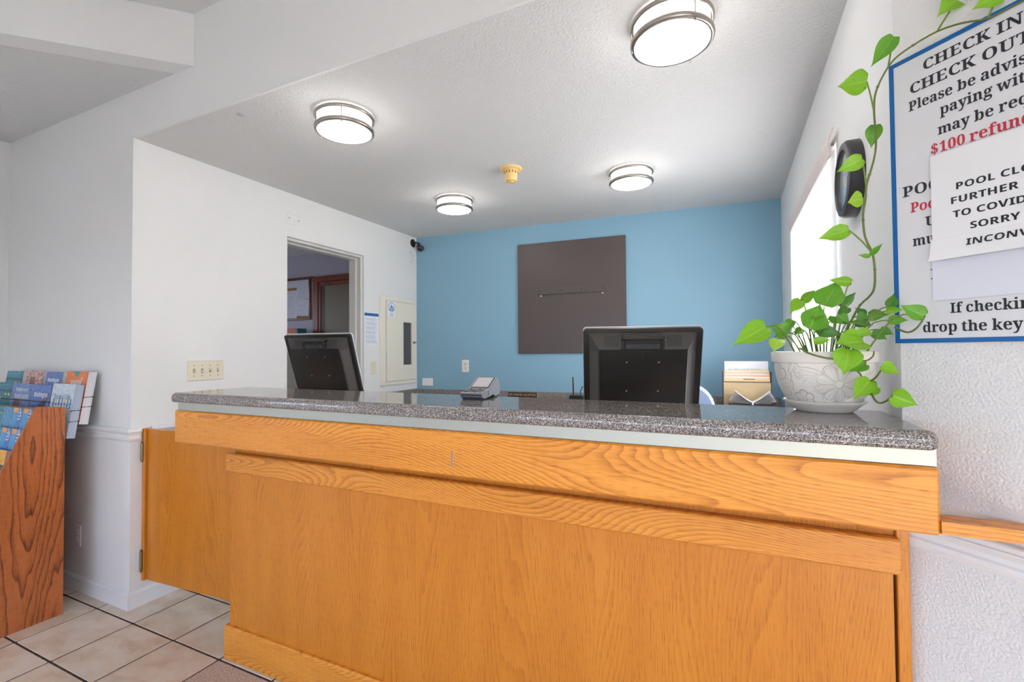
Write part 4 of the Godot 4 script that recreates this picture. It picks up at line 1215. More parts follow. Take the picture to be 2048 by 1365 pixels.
# ------------------------------------------------------------------ monitors
func monitor(label: String, at: Vector3, turn: float, tilt: float) -> void:
	# at: middle of the top edge of the back rim; the screen looks away from the lobby
	var t := thing("touch_monitor", label, "monitor", Vector3(at.x, 0.75, at.z), turn, "black touch monitors behind the counter")
	var body := Transform3D(Basis(Vector3.RIGHT, tilt), Vector3(0, at.y - 0.75, 0))
	# local frame of the shell: x across, y down from the top edge is negative, z towards the lobby
	var W := 0.38
	var hh := 0.335
	var X := Transform3D(Basis(Vector3.RIGHT, PI / 2), Vector3.ZERO)
	var up := body * X      # slab plane: local x across, local z down
	add("screen_bezel", B().slab(Vector2(-W / 2, 0.0), Vector2(W / 2, hh), 0.012, [Vector2(0.002, -0.026), Vector2(0, -0.024), Vector2(0, -0.016), Vector2(0.001, -0.015)], up, 4), M.silver, t)
	add("back_rim", B().slab(Vector2(-W / 2 + 0.001, 0.001), Vector2(W / 2 - 0.001, hh - 0.001), 0.012, [Vector2(0, -0.015), Vector2(0, -0.001), Vector2(0.002, 0.0)], up, 4), M.black_gloss, t)
	var sc := add("screen", B().box(Vector3(-W / 2 + 0.02, -hh + 0.03, -0.0275), Vector3(W / 2 - 0.02, -0.02, -0.026), 0.0, body), M.dark, t)
	sc.name = "screen"
	# raised back: a frustum
	var o := [Vector3(-0.170, -0.016, 0), Vector3(0.170, -0.016, 0), Vector3(0.170, -0.320, 0), Vector3(-0.170, -0.320, 0)]
	var i := [Vector3(-0.138, -0.061, 0.036), Vector3(0.138, -0.061, 0.036), Vector3(0.138, -0.315, 0.036), Vector3(-0.138, -0.315, 0.036)]
	var m := B()
	for k in 4:
		var a: Vector3 = o[k]
		var b: Vector3 = o[(k + 1) % 4]
		var c: Vector3 = i[(k + 1) % 4]
		var d: Vector3 = i[k]
		var nn := (b - a).cross(d - a).normalized()
		if nn.dot((a + b) / 2 - Vector3(0, -0.17, -0.05)) < 0:
			nn = -nn
		m.quad(body * a, body * b, body * c, body * d, (body.basis * nn).normalized())
	var fr := add("back_shell", m, M.charcoal, t)
	var pl := B().slab(Vector2(-0.139, 0.060), Vector2(0.139, 0.316), 0.012, [Vector2(0.0, 0.034), Vector2(0, 0.036), Vector2(0.002, 0.038)], up, 5)
	var back := add("back_plate", pl, M.black_gloss, t)
	for x in [-0.05, 0.05]:
		for y in [-0.104, -0.204]:
			add("screw", B().lathe([Vector2(0, 0.0405), Vector2(0.003, 0.040), Vector2(0.0036, 0.038), Vector2(0, 0.038)], 8, body * Transform3D(Basis(Vector3.RIGHT, PI / 2), Vector3(x, y, 0))), M.nickel, back)
	# emblem
	var em := add("emblem", B().box(Vector3(-0.014, -0.084, 0.038), Vector3(0.014, -0.068, 0.0384), 0.0, body), M.black, back)
	var ring := []
	for k in 17:
		var a := TAU * k / 16.0
		ring.append(body * Vector3(cos(a) * 0.0062, -0.076 + sin(a) * 0.0062, 0.0386))
	em.mesh = B().box(Vector3(-0.014, -0.084, 0.038), Vector3(0.014, -0.068, 0.0384), 0.0, body).tube(ring, 0.0005, -1.0, 4).mesh()
	lettering("hp", back, body * Vector3(0, -0.0785, 0.0384), 0.005, M.charcoal, false, 1.0, HORIZONTAL_ALIGNMENT_CENTER, false, body.basis)
	# carrying handle
	var hd := B()
	hd.box(Vector3(-0.066, -0.030, 0.006), Vector3(0.066, -0.016, 0.040), 0.004, body)
	hd.box(Vector3(-0.066, -0.062, 0.010), Vector3(-0.056, -0.030, 0.039), 0.003, body).box(Vector3(0.056, -0.062, 0.010), Vector3(0.066, -0.030, 0.039), 0.003, body)
	var hn := add("handle", hd, mat(rgb8(44, 42, 40), 0.35), t)
	add("recess", B().box(Vector3(-0.056, -0.060, 0.014), Vector3(0.056, -0.030, 0.034), 0.0, body), M.dark, hn)
	var gr := B()
	for k in 22:
		var x := -0.050 + 0.1 * k / 21.0
		gr.box(Vector3(x - 0.0013, -0.059, 0.034), Vector3(x + 0.0013, -0.044, 0.037), 0.0, body)
	add("grille", gr, M.slot_dark, hn)
	# vents on the sloping shoulders
	for s in [-1.0, 1.0]:
		var vt := B()
		for k in 8:
			var x: float = s * (0.078 + 0.0058 * k)
			vt.quad(body * Vector3(x - 0.001, -0.0225, 0.0062), body * Vector3(x + 0.001, -0.0225, 0.0062), body * Vector3(x + 0.001, -0.0525, 0.0302), body * Vector3(x - 0.001, -0.0525, 0.0302), (body.basis * Vector3(0, 0.62, 0.78)).normalized())
		add("vent", vt, M.black, t)
		var pf := B()
		for r in 44:
			for c in 6:
				var y := -0.075 - 0.0055 * r
				var f := (c + 0.5 + 0.25 * (r % 2)) / 6.8
				var x: float = s * lerpf(0.168, 0.140, f)
				var zz := lerpf(0.0035, 0.0345, f) + 0.0006
				var hw := 0.0014
				pf.quad(body * Vector3(x - hw * 0.66, y + 0.0016, zz + s * hw * 0.74), body * Vector3(x + hw * 0.66, y + 0.0016, zz - s * hw * 0.74), body * Vector3(x + hw * 0.66, y - 0.0016, zz - s * hw * 0.74), body * Vector3(x - hw * 0.66, y - 0.0016, zz + s * hw * 0.74), (body.basis * Vector3(s * 0.74, 0, 0.67)).normalized())
		var pe := add("perforation", pf, mat(rgb8(120, 114, 106), 0.5), t)
		pe.set_meta("kind", "stuff")
	# stand on the desk below
	add("stand_neck", B().box(Vector3(-0.03, 0.02, -0.115), Vector3(0.03, at.y - 0.75 - 0.20, -0.095), 0.004).box(Vector3(-0.03, at.y - 0.75 - 0.25, -0.115), Vector3(0.03, at.y - 0.75 - 0.20, -0.075), 0.004), M.black, t)
	add("stand_base", B().slab(Vector2(-0.12, -0.20), Vector2(0.12, 0.0), 0.03, [Vector2(0, 0.0), Vector2(0, 0.016), Vector2(0.006, 0.022)], Transform3D(), 5), M.black, t)

func build_monitors() -> void:
	monitor("black monitor back with a top handle standing before the brown panel", Vector3(-0.257, 1.371, -1.553), 0.269, 0.323)
	monitor("black monitor back with a pale edge standing before the doorway", Vector3(-1.86, 1.388, -1.70), 0.185, 0.363)

# ------------------------------------------------------------------ on the counter
func build_counter_things() -> void:
	var t := thing("payment_terminal", "grey card payment terminal with keypad on the granite countertop", "payment terminal", Vector3(-0.772, YT, -1.341), 0.06)
	var side := PackedVector2Array([Vector2(0.002, 0.010), Vector2(-0.002, 0.022), Vector2(0.035, 0.027), Vector2(0.06, 0.031), Vector2(0.125, 0.066), Vector2(0.134, 0.064), Vector2(0.148, 0.034), Vector2(0.148, 0.010), Vector2(0.11, 0.004), Vector2(0.09, 0.012), Vector2(0.06, 0.006), Vector2(0.03, 0.004), Vector2(0.012, 0.004)])
	# profile runs away from the lobby: local x of the profile is -z
	var xf := Transform3D(Basis(Vector3.FORWARD, Vector3.UP, Vector3.RIGHT), Vector3.ZERO)
	var grey := mat(rgb8(122, 125, 133), 0.36)
	var body := add("body", B().prism(side, -0.040, 0.040, xf), grey, t)
	var lip := PackedVector2Array([Vector2(0.0, 0.0225), Vector2(0.035, 0.0275), Vector2(0.06, 0.0315), Vector2(0.126, 0.067), Vector2(0.127, 0.0655), Vector2(0.06, 0.0295), Vector2(0.0, 0.0205)])
	add("top_frame", B().prism(lip, -0.0375, 0.0375, xf), mat(rgb8(176, 176, 178), 0.3), t)
	var slope := atan2(0.0355, 0.066)
	var scr := Transform3D(Basis(Vector3.RIGHT, slope), Vector3(0, 0.0495, -0.093))
	add("screen_frame", B().box(Vector3(-0.034, 0.0005, -0.034), Vector3(0.034, 0.0018, 0.034), 0.0004, scr), M.charcoal, t)
	add("screen", B().box(Vector3(-0.030, 0.0019, -0.031), Vector3(0.030, 0.0024, 0.029), 0.0, scr), mat(rgb8(206, 200, 198), 0.12), t)
	var kb := Transform3D(Basis(Vector3.RIGHT, 0.14), Vector3(0, 0.0268, -0.030))
	for r in 3:
		for c in 4:
			add("key", B().box(Vector3(-0.033 + 0.0172 * c, 0.0, -0.024 + 0.0165 * r), Vector3(-0.0195 + 0.0172 * c, 0.0028, -0.0125 + 0.0165 * r), 0.0006, kb), [M.charcoal, mat(rgb8(110, 112, 118), 0.4)][(r + c) % 2], t)
	add("card_slot", B().box(Vector3(-0.036, 0.0135, -0.004), Vector3(0.036, 0.0175, 0.0012), 0.0004), M.dark, t)
	add("base_foot", B().box(Vector3(-0.034, 0.0002, -0.05), Vector3(0.034, 0.006, -0.006), 0.001), M.dark, t)
	add("base_foot", B().box(Vector3(-0.034, 0.0002, -0.14), Vector3(0.034, 0.006, -0.105), 0.001), M.dark, t)
	add("side_seam", B().box(Vector3(0.0398, 0.008, -0.052), Vector3(0.0406, 0.026, -0.0495)), M.dark, body)

# ------------------------------------------------------------------ brochure rack at the left
func cover_material(kind: int) -> StandardMaterial3D:
	var im := Image.create(96, 128, false, Image.FORMAT_RGB8)
	var n1 := noise(300 + kind, 0.045)
	var C: Array = [
		[rgb8(28, 138, 158), rgb8(22, 110, 140), rgb8(240, 214, 60)], [rgb8(216, 186, 178), rgb8(150, 90, 84), rgb8(236, 230, 226)], [rgb8(80, 116, 190), rgb8(60, 90, 170), rgb8(40, 44, 50)],
		[rgb8(238, 116, 48), rgb8(228, 100, 38), rgb8(250, 250, 240)], [rgb8(24, 140, 160), rgb8(20, 110, 140), rgb8(246, 220, 50)], [rgb8(110, 146, 208), rgb8(70, 104, 180), rgb8(90, 70, 70)],
		[rgb8(80, 118, 196), rgb8(62, 96, 180), rgb8(36, 38, 42)], [rgb8(226, 232, 236), rgb8(190, 214, 232), rgb8(50, 84, 180)], [rgb8(46, 80, 158), rgb8(40, 140, 206), rgb8(240, 150, 40)],
		[rgb8(250, 176, 24), rgb8(232, 150, 20), rgb8(40, 34, 30)], [rgb8(120, 60, 140), rgb8(210, 200, 214), rgb8(90, 40, 120)], [rgb8(60, 150, 190), rgb8(40, 110, 170), rgb8(240, 240, 240)]][kind]
	for y in 128:
		for x in 96:
			var t := n1.get_noise_2d(x, y) * 0.5 + 0.5
			im.set_pixel(x, y, C[0].lerp(C[1], clampf(t * 1.6 - 0.3, 0.0, 1.0)))
	match kind:
		0, 4:
			im.fill_rect(Rect2i(0, 40, 96, 14), rgb8(18, 70, 110))
			for k in 3:
				im.fill_rect(Rect2i(16 + 22 * k, 12, 14, 5), rgb8(90, 190, 190))
			for k in 2:
				im.fill_rect(Rect2i(58 + 18 * k, 62, 10, 10), C[2])
			im.fill_rect(Rect2i(0, 82, 40, 30), C[2])
		1:
			im.fill_rect(Rect2i(22, 34, 30, 40), rgb8(110, 60, 60))
			im.fill_rect(Rect2i(50, 24, 30, 16), rgb8(196, 140, 120))
			im.fill_rect(Rect2i(10, 92, 70, 10), rgb8(230, 226, 220))
		2, 6:
			for y in range(44, 118):
				var x1 := int(88 - (y - 44) * 0.15)
				var x0 := int(82 - pow((y - 44) / 74.0, 1.4) * 46.0)
				im.fill_rect(Rect2i(x0, y, maxi(1, x1 - x0), 1), C[2])
			for y in range(58, 84):
				im.set_pixel(76 - (y - 58) / 4, y, rgb8(220, 224, 230))
				im.set_pixel(77 - (y - 58) / 4, y, rgb8(220, 224, 230))
		3:
			for y in 26:
				im.fill_rect(Rect2i(34 + y / 4, y, 28 - y / 2, 1), rgb8(40, 150, 140))
			for k in 3:
				im.fill_rect(Rect2i(72 - 2 * k, 30 + 5 * k, 5, 6), rgb8(250, 246, 236))
		5:
			for y in range(92, 128):
				im.fill_rect(Rect2i(20 - (y - 92) / 3, y, 24 + (y - 92) / 2, 1), C[2])
		7:
			for k in 7:
				var x := 12 + 12 * k
				im.fill_rect(Rect2i(x, 74 - 6 * (k % 3), 4, 50), [rgb8(50, 84, 190), rgb8(230, 214, 60), rgb8(60, 110, 60)][k % 3])
				im.fill_rect(Rect2i(x - 3, 96 + 4 * (k % 2), 9, 8), rgb8(50, 84, 190))
		8:
			im.fill_rect(Rect2i(0, 0, 44, 128), rgb8(44, 140, 206))
			im.fill_rect(Rect2i(0, 0, 44, 24), C[2])
			for y in 40:
				im.fill_rect(Rect2i(58 + y / 2, y, 10, 1), rgb8(226, 226, 232))
				im.fill_rect(Rect2i(63 + y / 2, y, 4, 1), rgb8(196, 40, 60))
			for k in 3:
				im.fill_rect(Rect2i(50, 22 + 16 * k, 32, 6), rgb8(200, 206, 226))
			im.fill_rect(Rect2i(0, 112, 96, 16), rgb8(110, 50, 70))
		9:
			im.fill_rect(Rect2i(0, 70, 96, 58), C[2])
			for k in 6:
				im.fill_rect(Rect2i(6 + 15 * k, 84 + 6 * (k % 3), 9, 16), [rgb8(200, 50, 50), rgb8(230, 220, 200), rgb8(90, 60, 40)][k % 3])
			im.fill_rect(Rect2i(62, 0, 34, 70), rgb8(150, 40, 44))
	if kind < 8:
		var art: Image = im.duplicate()
		art.resize(96, 62)
		im.fill(C[0])
		im.blit_rect(art, Rect2i(0, 0, 96, 62), Vector2i.ZERO)
	for y in 128:
		for x in 96:
			im.set_pixel(x, y, im.get_pixel(x, y).lightened(0.16))
	var m := mat(Color.WHITE, 0.32)
	m.albedo_texture = tex(im)
	return m

func magazine(label: String, x0: float, x1: float, top: Vector2, lean: float, tall: float, thick: float, kind: int, cut: Material) -> Node3D:
	# top: (y, z) of the front top edge
	var t := thing("magazine", label, "magazine", Vector3((x0 + x1) / 2, top.x - tall * cos(lean), top.y + tall * sin(lean)))
	t.rotation.x = -lean
	var w := x1 - x0
	add("page_block", B().box(Vector3(-w / 2, 0, -thick), Vector3(w / 2 - 0.0015, tall - 0.002, -0.0015), 0.0), cut, t)
	var q := B()
	q.box(Vector3(-w / 2, 0, -0.0014), Vector3(w / 2, tall, -0.0003), 0.0)
	q = B()
	q.quad(Vector3(-w / 2, tall, 0), Vector3(w / 2, tall, 0), Vector3(w / 2, 0, 0), Vector3(-w / 2, 0, 0), Vector3.BACK)
	q.quad(Vector3(w / 2, tall, -0.0014), Vector3(-w / 2, tall, -0.0014), Vector3(-w / 2, 0, -0.0014), Vector3(w / 2, 0, -0.0014), Vector3.FORWARD)
	add("front_cover", q, cover_material(kind), t)
	return t

func build_rack() -> void:
	# wooden rack
	var r := thing("brochure_rack", "brown wooden brochure rack with a slanted side against the lobby wall", "brochure rack", Vector3(-3.054, 0, -1.0))
	var side := PackedVector2Array([Vector2(-0.208, 0.0), Vector2(-0.208, 1.033), Vector2(-0.100, 1.046), Vector2(0.095, 0.575), Vector2(0.150, 0.40), Vector2(0.150, 0.0)])
	var xf := Transform3D(Basis(Vector3.BACK, Vector3.UP, Vector3.LEFT), Vector3.ZERO)
	add("side_panel", B().prism(side, 0.0, 0.019, xf), M.rack_wood, r)
	add("side_panel", B().prism(side, 0.90, 0.919, xf), M.rack_wood, r)
	add("back_board", B().box(Vector3(-0.90, 0.02, -0.207), Vector3(-0.0195, 0.84, -0.196)), M.rack_wood, r)
	add("top_rail", B().box(Vector3(-0.90, 1.002, -0.135), Vector3(-0.0195, 1.034, -0.120), 0.002), mat(rgb8(150, 128, 104), 0.6), r)
	for k in 6:
		var y := 0.80 - 0.094 * k
		var z := -0.055 + 0.041 * k
		if k < 5:
			add("pocket_shelf", B().box(Vector3(-0.90, y, z - 0.030), Vector3(-0.0195, y + 0.008, z + 0.004), 0.001), M.rack_wood, r)
			add("pocket_lip", B().box(Vector3(-0.90, y, z + 0.004), Vector3(-0.0195, y + 0.030, z + 0.007), 0.001), M.rack_wood, r)
	# folded leaflets in its pockets
	var tiers := ["top", "second", "third", "fourth", "lowest"]
	var cols := ["next to its side", "second from its side", "third from its side", "fourth from its side", "fifth from its side", "sixth from its side", "seventh from its side", "eighth from its side"]
	var kinds := [[8, 8, 11, 4], [8, 8, 11, 10], [9, 9, 8, 11], [10, 9, 8, 11], [11, 10, 9, 8]]
	var looks := {8: "blue and orange leaflet", 9: "yellow and black leaflet", 10: "purple leaflet", 11: "light blue leaflet", 4: "teal leaflet"}
	var cov := {}
	for k in 5:
		var y := 0.80 - 0.094 * k + 0.0125
		var z := -0.055 + 0.041 * k - 0.010
		for j in 8:
			var kd: int = kinds[(k + j / 4) % 5][j % 4]
			if not cov.has(kd):
				cov[kd] = cover_material(kd)
			var x := -3.054 - 0.0195 - 0.058 - 0.107 * j
			var o := thing("leaflet", "%s in the wooden rack's %s tier, %s" % [looks[kd], tiers[k], cols[j]], "leaflet", Vector3(x, y, -1.0 + z), 0.0, "leaflets in the wooden rack")
			o.rotation.x = -0.16
			add("leaves", B().box(Vector3(-0.050, 0, -0.008), Vector3(0.050, 0.222, -0.001)), M.paper, o)
			var q := B()
			q.quad(Vector3(-0.0505, 0.224, 0), Vector3(0.0505, 0.224, 0), Vector3(0.0505, 0.10, 0), Vector3(-0.0505, 0.10, 0), Vector3.BACK)
			q.box(Vector3(-0.0505, 0.0, -0.0008), Vector3(0.0505, 0.224, -0.0002))
			add("front_cover", q, cov[kd], o)
	# magazines in a wire holder behind it
	var pages := mat(Color.WHITE, 0.8)
	var pi := Image.create(128, 16, false, Image.FORMAT_RGB8)
	var pr := RandomNumberGenerator.new()
	pr.seed = 3
	for x in 128:
		var t := pr.randf_range(0.80, 0.98)
		for y in 16:
			pi.set_pixel(x, y, Color(t, t * 0.985, t * 0.99))
	pages.albedo_texture = tex(pi)
	pages = triplanar(pages, Vector3(20, 20, 20), false)
	var blue_pages := pages.duplicate()
	blue_pages.albedo_color = rgb8(196, 212, 230)
	var a := 0.14
	var m := magazine("teal magazine in the back wire row, farthest left", -3.99, -3.785, Vector2(1.203, -1.303), a, 0.27, 0.036, 0, pages)
	m = magazine("pinkish photo magazine in the back wire row", -3.735, -3.53, Vector2(1.207, -1.303), a, 0.27, 0.036, 1, pages)
	m = magazine("blue whale-fin magazine in the back wire row beside the orange one", -3.505, -3.32, Vector2(1.203, -1.303), a, 0.27, 0.036, 2, pages)
	lettering("Washington", m, Vector3(0, 0.215, 0.0004), 0.020, M.paper, false, 0.8, HORIZONTAL_ALIGNMENT_CENTER)
	m = magazine("thick orange magazine in the back wire row, nearest the white corner", -3.275, -3.06, Vector2(1.210, -1.303), a, 0.275, 0.040, 3, pages)
	lettering("SEASIDE", m, Vector3(0.004, 0.200, 0.0004), 0.025, M.paper, false, 0.85, HORIZONTAL_ALIGNMENT_CENTER)
	m = magazine("teal and yellow magazine in the front wire row, farthest left", -3.98, -3.765, Vector2(1.138, -1.254), a, 0.265, 0.034, 4, pages)
	m = magazine("light blue travel guide magazine in the front wire row", -3.75, -3.535, Vector2(1.136, -1.254), a, 0.265, 0.034, 5, pages)
	lettering("YAKIMA VALLEY", m, Vector3(0, 0.222, 0.0004), 0.018, M.paper, false, 0.8, HORIZONTAL_ALIGNMENT_CENTER)
	lettering("TRAVEL GUIDE", m, Vector3(0, 0.182, 0.0004), 0.022, M.paper, false, 0.8, HORIZONTAL_ALIGNMENT_CENTER)
	m = magazine("blue whale-fin magazine in the front wire row beside the white one", -3.525, -3.31, Vector2(1.134, -1.254), a, 0.265, 0.034, 6, pages)
	lettering("Washington", m, Vector3(0, 0.200, 0.0004), 0.024, M.paper, false, 0.8, HORIZONTAL_ALIGNMENT_CENTER)
	m = magazine("white magazine with painted blue flowers in the front wire row", -3.295, -3.062, Vector2(1.145, -1.254), a, 0.275, 0.036, 7, blue_pages)
	lettering("Seasonal Blue", m, Vector3(0, 0.195, 0.0004), 0.026, mat(rgb8(120, 160, 190), 0.6), true, 0.72, HORIZONTAL_ALIGNMENT_CENTER, false)
	# the wire holder
	var w := thing("wire_rack", "black wire magazine holder between the wooden rack and the lobby wall", "magazine holder", Vector3(-3.05, 0.0, -1.30))
	for row in [[0.0, 1.203, 0.045, [1.075, 1.025]], [0.049, 1.138, 0.041, [1.010, 0.955]]]:
		for y in row[3]:
			var zf: float = row[0] - 0.003 + (row[1] - y) * 0.141 + 0.0042
			var zk: float = zf - row[2]
			add("wire", B().tube([Vector3(-0.95, y, zk), Vector3(-0.0065, y, zk), Vector3(-0.0072, y, zf), Vector3(-0.016, y, zf)], 0.0022, -1.0, 6), M.black, w)
	add("front_wire", B().tube([Vector3(-0.95, 1.046, 0.066), Vector3(-0.24, 1.046, 0.066), Vector3(-0.235, 1.046, 0.0)], 0.0022, -1.0, 6), M.black, w)
	for x in [-0.135, -0.335, -0.535, -0.735, -0.915]:
		add("wall_bar", B().box(Vector3(x - 0.006, 0.99, -0.0655), Vector3(x + 0.006, 1.16, -0.0605), 0.0008), M.black, w)

# ------------------------------------------------------------------ pothos in its pot
func leaf_mesh(base: Vector3, tip: Vector3, width: float, nrm: Vector3, fold: float, droop: float) -> MB:
	var ax := tip - base
	var L := ax.length()
	ax /= L
	var nn := (nrm - ax * nrm.dot(ax)).normalized()
	var sd := ax.cross(nn)
	var NU := 6
	var NV := 10
	var g := []
	for j in NV + 1:
		var v := float(j) / NV
		var hw := width * 0.5 * pow(maxf(sin(PI * pow(v, 0.56)), 0.0), lerpf(0.7, 1.3, v))
		if j == 0:
			hw = width * 0.02
		var row := []
		for i in NU + 1:
			var u := (float(i) / NU) * 2.0 - 1.0
			var back := -0.20 * L * pow(1.0 - v, 4.0) * (1.0 - pow(2.0 * absf(u) - 1.0, 2.0)) if j > 0 else 0.0
			var lift := absf(u) * hw * fold - droop * L * (v * v - v * 0.55) + 0.04 * width * sin(v * 9.0) * absf(u)
			row.append(base + ax * (v * L + back) + sd * (u * hw) + nn * lift)
		g.append(row)
	var ns := []
	for j in NV + 1:
		var row := []
		for i in NU + 1:
			var du: Vector3 = g[maxi(j, 1)][mini(i + 1, NU)] - g[maxi(j, 1)][maxi(i - 1, 0)]
			var dv: Vector3 = g[mini(j + 1, NV)][i] - g[maxi(j - 1, 0)][i]
			if j == NV:
				du = g[NV - 1][mini(i + 1, NU)] - g[NV - 1][maxi(i - 1, 0)]
			var q := du.cross(dv).normalized()
			row.append(q if q.dot(nn) > 0 else -q)
		ns.append(row)
	var m := MB.new()
	for j in NV:
		for i in NU:
			var ua := Vector2(float(i) / NU, float(j) / NV)
			var ud := Vector2(float(i) / NU, float(j + 1) / NV)
			var ub := Vector2(float(i + 1) / NU, float(j) / NV)
			var uc := Vector2(float(i + 1) / NU, float(j + 1) / NV)
			m.quad_s(g[j][i], g[j][i + 1], g[j + 1][i + 1], g[j + 1][i], ns[j][i], ns[j][i + 1], ns[j + 1][i + 1], ns[j + 1][i], ua, ub, uc, ud)
	return m

func smooth_path(pts: Array, n: int) -> Array:
	var c := Curve3D.new()
	for k in pts.size():
		var t: Vector3 = (pts[mini(k + 1, pts.size() - 1)] - pts[maxi(k - 1, 0)]) / 6.0
		c.add_point(pts[k], -t, t)
	var out := []
	var len := c.get_baked_length()
	for k in n + 1:
		out.append(c.sample_baked(len * k / n, true))
	return out

func build_plant() -> void:
	var O := Vector3(0.215, YT, -1.43)
	var p := thing("potted_pothos", "trailing pothos in a cream flower-embossed pot on the countertop, its vine climbing the corner", "potted plant", O)
	var cream := rgb8(238, 231, 222)
	var rel := flower_relief(768, 160)
	var glaze := mat(cream, 0.30)
	relief(glaze, tex(rel), 0.42)
	var plain := mat(cream, 0.25)
	add("saucer", B().lathe([Vector2(0, 0.0003), Vector2(0.060, 0.0003), Vector2(0.066, 0.004), Vector2(0.082, 0.019), Vector2(0.0905, 0.025), Vector2(0.0915, 0.028), Vector2(0.088, 0.029), Vector2(0.076, 0.018), Vector2(0.060, 0.010), Vector2(0, 0.010)], 48), plain, p)
	var body := add("pot", B().lathe([Vector2(0.1095, 0.124), Vector2(0.1085, 0.105), Vector2(0.1055, 0.085), Vector2(0.100, 0.065), Vector2(0.092, 0.046), Vector2(0.082, 0.030), Vector2(0.070, 0.018), Vector2(0.060, 0.0105)], 64), glaze, p)
	body.rotation.y = 0.55
	add("rim", B().lathe([Vector2(0.1095, 0.124), Vector2(0.1150, 0.125), Vector2(0.1165, 0.128), Vector2(0.1170, 0.148), Vector2(0.1155, 0.1515), Vector2(0.1120, 0.1520), Vector2(0.1085, 0.150), Vector2(0.1065, 0.135)], 56), plain, p)
	add("soil", B().lathe([Vector2(0, 0.142), Vector2(0.07, 0.139), Vector2(0.1075, 0.134)], 28), mat(rgb8(52, 40, 32), 0.95), p)
	var mats := []
	for k in 4:
		var m := mat(Color.WHITE, 0.32)
		m.albedo_texture = tex(leaf_image(70 + k, [rgb8(132, 190, 36), rgb8(100, 164, 40), rgb8(150, 200, 44), rgb8(84, 140, 52)][k], [rgb8(196, 210, 96), rgb8(160, 190, 90), rgb8(222, 224, 130), rgb8(140, 168, 100)][k], [0.03, 0.0, 0.22, 0.0][k]))
		m.backlight_enabled = true
		m.backlight = Color(0.42, 0.55, 0.10)
		mats.append(m)
	var green := mat(rgb8(118, 142, 56), 0.45)
	var olive := mat(rgb8(104, 116, 52), 0.5)
	var eye := Vector3(0, 1.3, 0)
	var stems := []
	for k in RUNNERS.size():
		var q := smooth_path(RUNNERS[k].map(func(v): return v - O), 14)
		add("stem", B().tube(q, 0.0024, 0.0018, 6), olive, p)
		for v in q:
			stems.append(v)
	var vine := smooth_path(VINE_PATH.map(func(v): return v - O), 70)
	add("stem", B().tube(vine, 0.0026, 0.0019, 7), olive, p)
	for k in [8, 16, 25, 33, 41, 48, 55]:
		add("node", B().lathe([Vector2(0, -0.003), Vector2(0.0031, -0.0015), Vector2(0.0032, 0.0015), Vector2(0, 0.003)], 8, Transform3D(Basis(), vine[k])), olive, p)
	var mi := [0, 1, 2, 0, 0, 1, 0, 1, 3, 1, 0, 1, 1, 3, 3, 0, 0, 0, 1, 0, 0, 0, 0, 3, 1, 3, 1, 0, 3, 3, 1, 1, 3, 3, 3]
	for k in POT_LEAVES.size():
		var a: Vector3 = POT_LEAVES[k][0]
		var b: Vector3 = POT_LEAVES[k][1]
		var to := (eye - a).normalized()
		var nn := to * 0.8 + Vector3(rng.randf_range(-0.35, 0.35), rng.randf_range(0.05, 0.7), rng.randf_range(-0.2, 0.3))
		add("leaf", leaf_mesh(a - O, b - O, POT_LEAVES[k][2] * 1.22, nn, rng.randf_range(0.12, 0.4), rng.randf_range(0.05, 0.2)), mats[mi[k]], p)
		var la := a - O
		var root := Vector3(clampf(la.x * 0.45, -0.07, 0.07), 0.138, clampf(la.z * 0.45, -0.06, 0.07))
		if la.y < 0.15 and k >= 15:
			var best := 9.0
			for v in stems:
				if v.distance_to(la) < best:
					best = v.distance_to(la)
					root = v
		var mid := root.lerp(la, 0.55) + Vector3(0, 0.25 * root.distance_to(la) * (1.0 if la.y > 0.15 else 0.4), 0)
		add("petiole", B().tube(smooth_path([root, mid, la], 8), 0.0021, 0.0015, 6), green, p)
	# extra upright petioles in the tuft
	for k in 7:
		var an := TAU * k / 7.0
		var r0 := Vector3(cos(an) * 0.035, 0.138, sin(an) * 0.03)
		var r1 := Vector3(cos(an) * 0.07, 0.20 + 0.02 * (k % 3), sin(an) * 0.05)
		add("petiole", B().tube(smooth_path([r0, r0.lerp(r1, 0.5) + Vector3(0, 0.012, 0), r1], 6), 0.002, 0.0014, 6), green, p)
		var out := Vector3(cos(an), 0.1, sin(an)).normalized()
		add("leaf", leaf_mesh(r1, r1 + out * 0.055 + Vector3(0, -0.012, 0), 0.040, Vector3.UP + out * 0.3, 0.2, 0.2), mats[k % 4], p)
	for k in VINE_LEAVES.size():
		var a: Vector3 = VINE_LEAVES[k][0]
		var b: Vector3 = VINE_LEAVES[k][1]
		var to := (eye - a).normalized()
		var nn := to * 0.9 + Vector3(rng.randf_range(-0.3, 0.2), rng.randf_range(-0.1, 0.35), rng.randf_range(-0.2, 0.3))
		add("leaf", leaf_mesh(a - O, b - O, VINE_LEAVES[k][2] * 1.15, nn, rng.randf_range(0.15, 0.35), 0.10), mats[[0, 0, 1, 0, 1, 0, 2, 0, 1, 1][k]], p)
		var root: Vector3 = VINE_LEAVES[k][3] - O
		var best := 9.0
		for v in vine:
			if v.distance_to(VINE_LEAVES[k][3] - O) < best:
				best = v.distance_to(VINE_LEAVES[k][3] - O)
				root = v
		if root.distance_to(a - O) > 0.006:
			add("petiole", B().tube(smooth_path([root, root.lerp(a - O, 0.5) + Vector3(0, 0.004, 0), a - O], 8), 0.0021, 0.0015, 6), green, p)

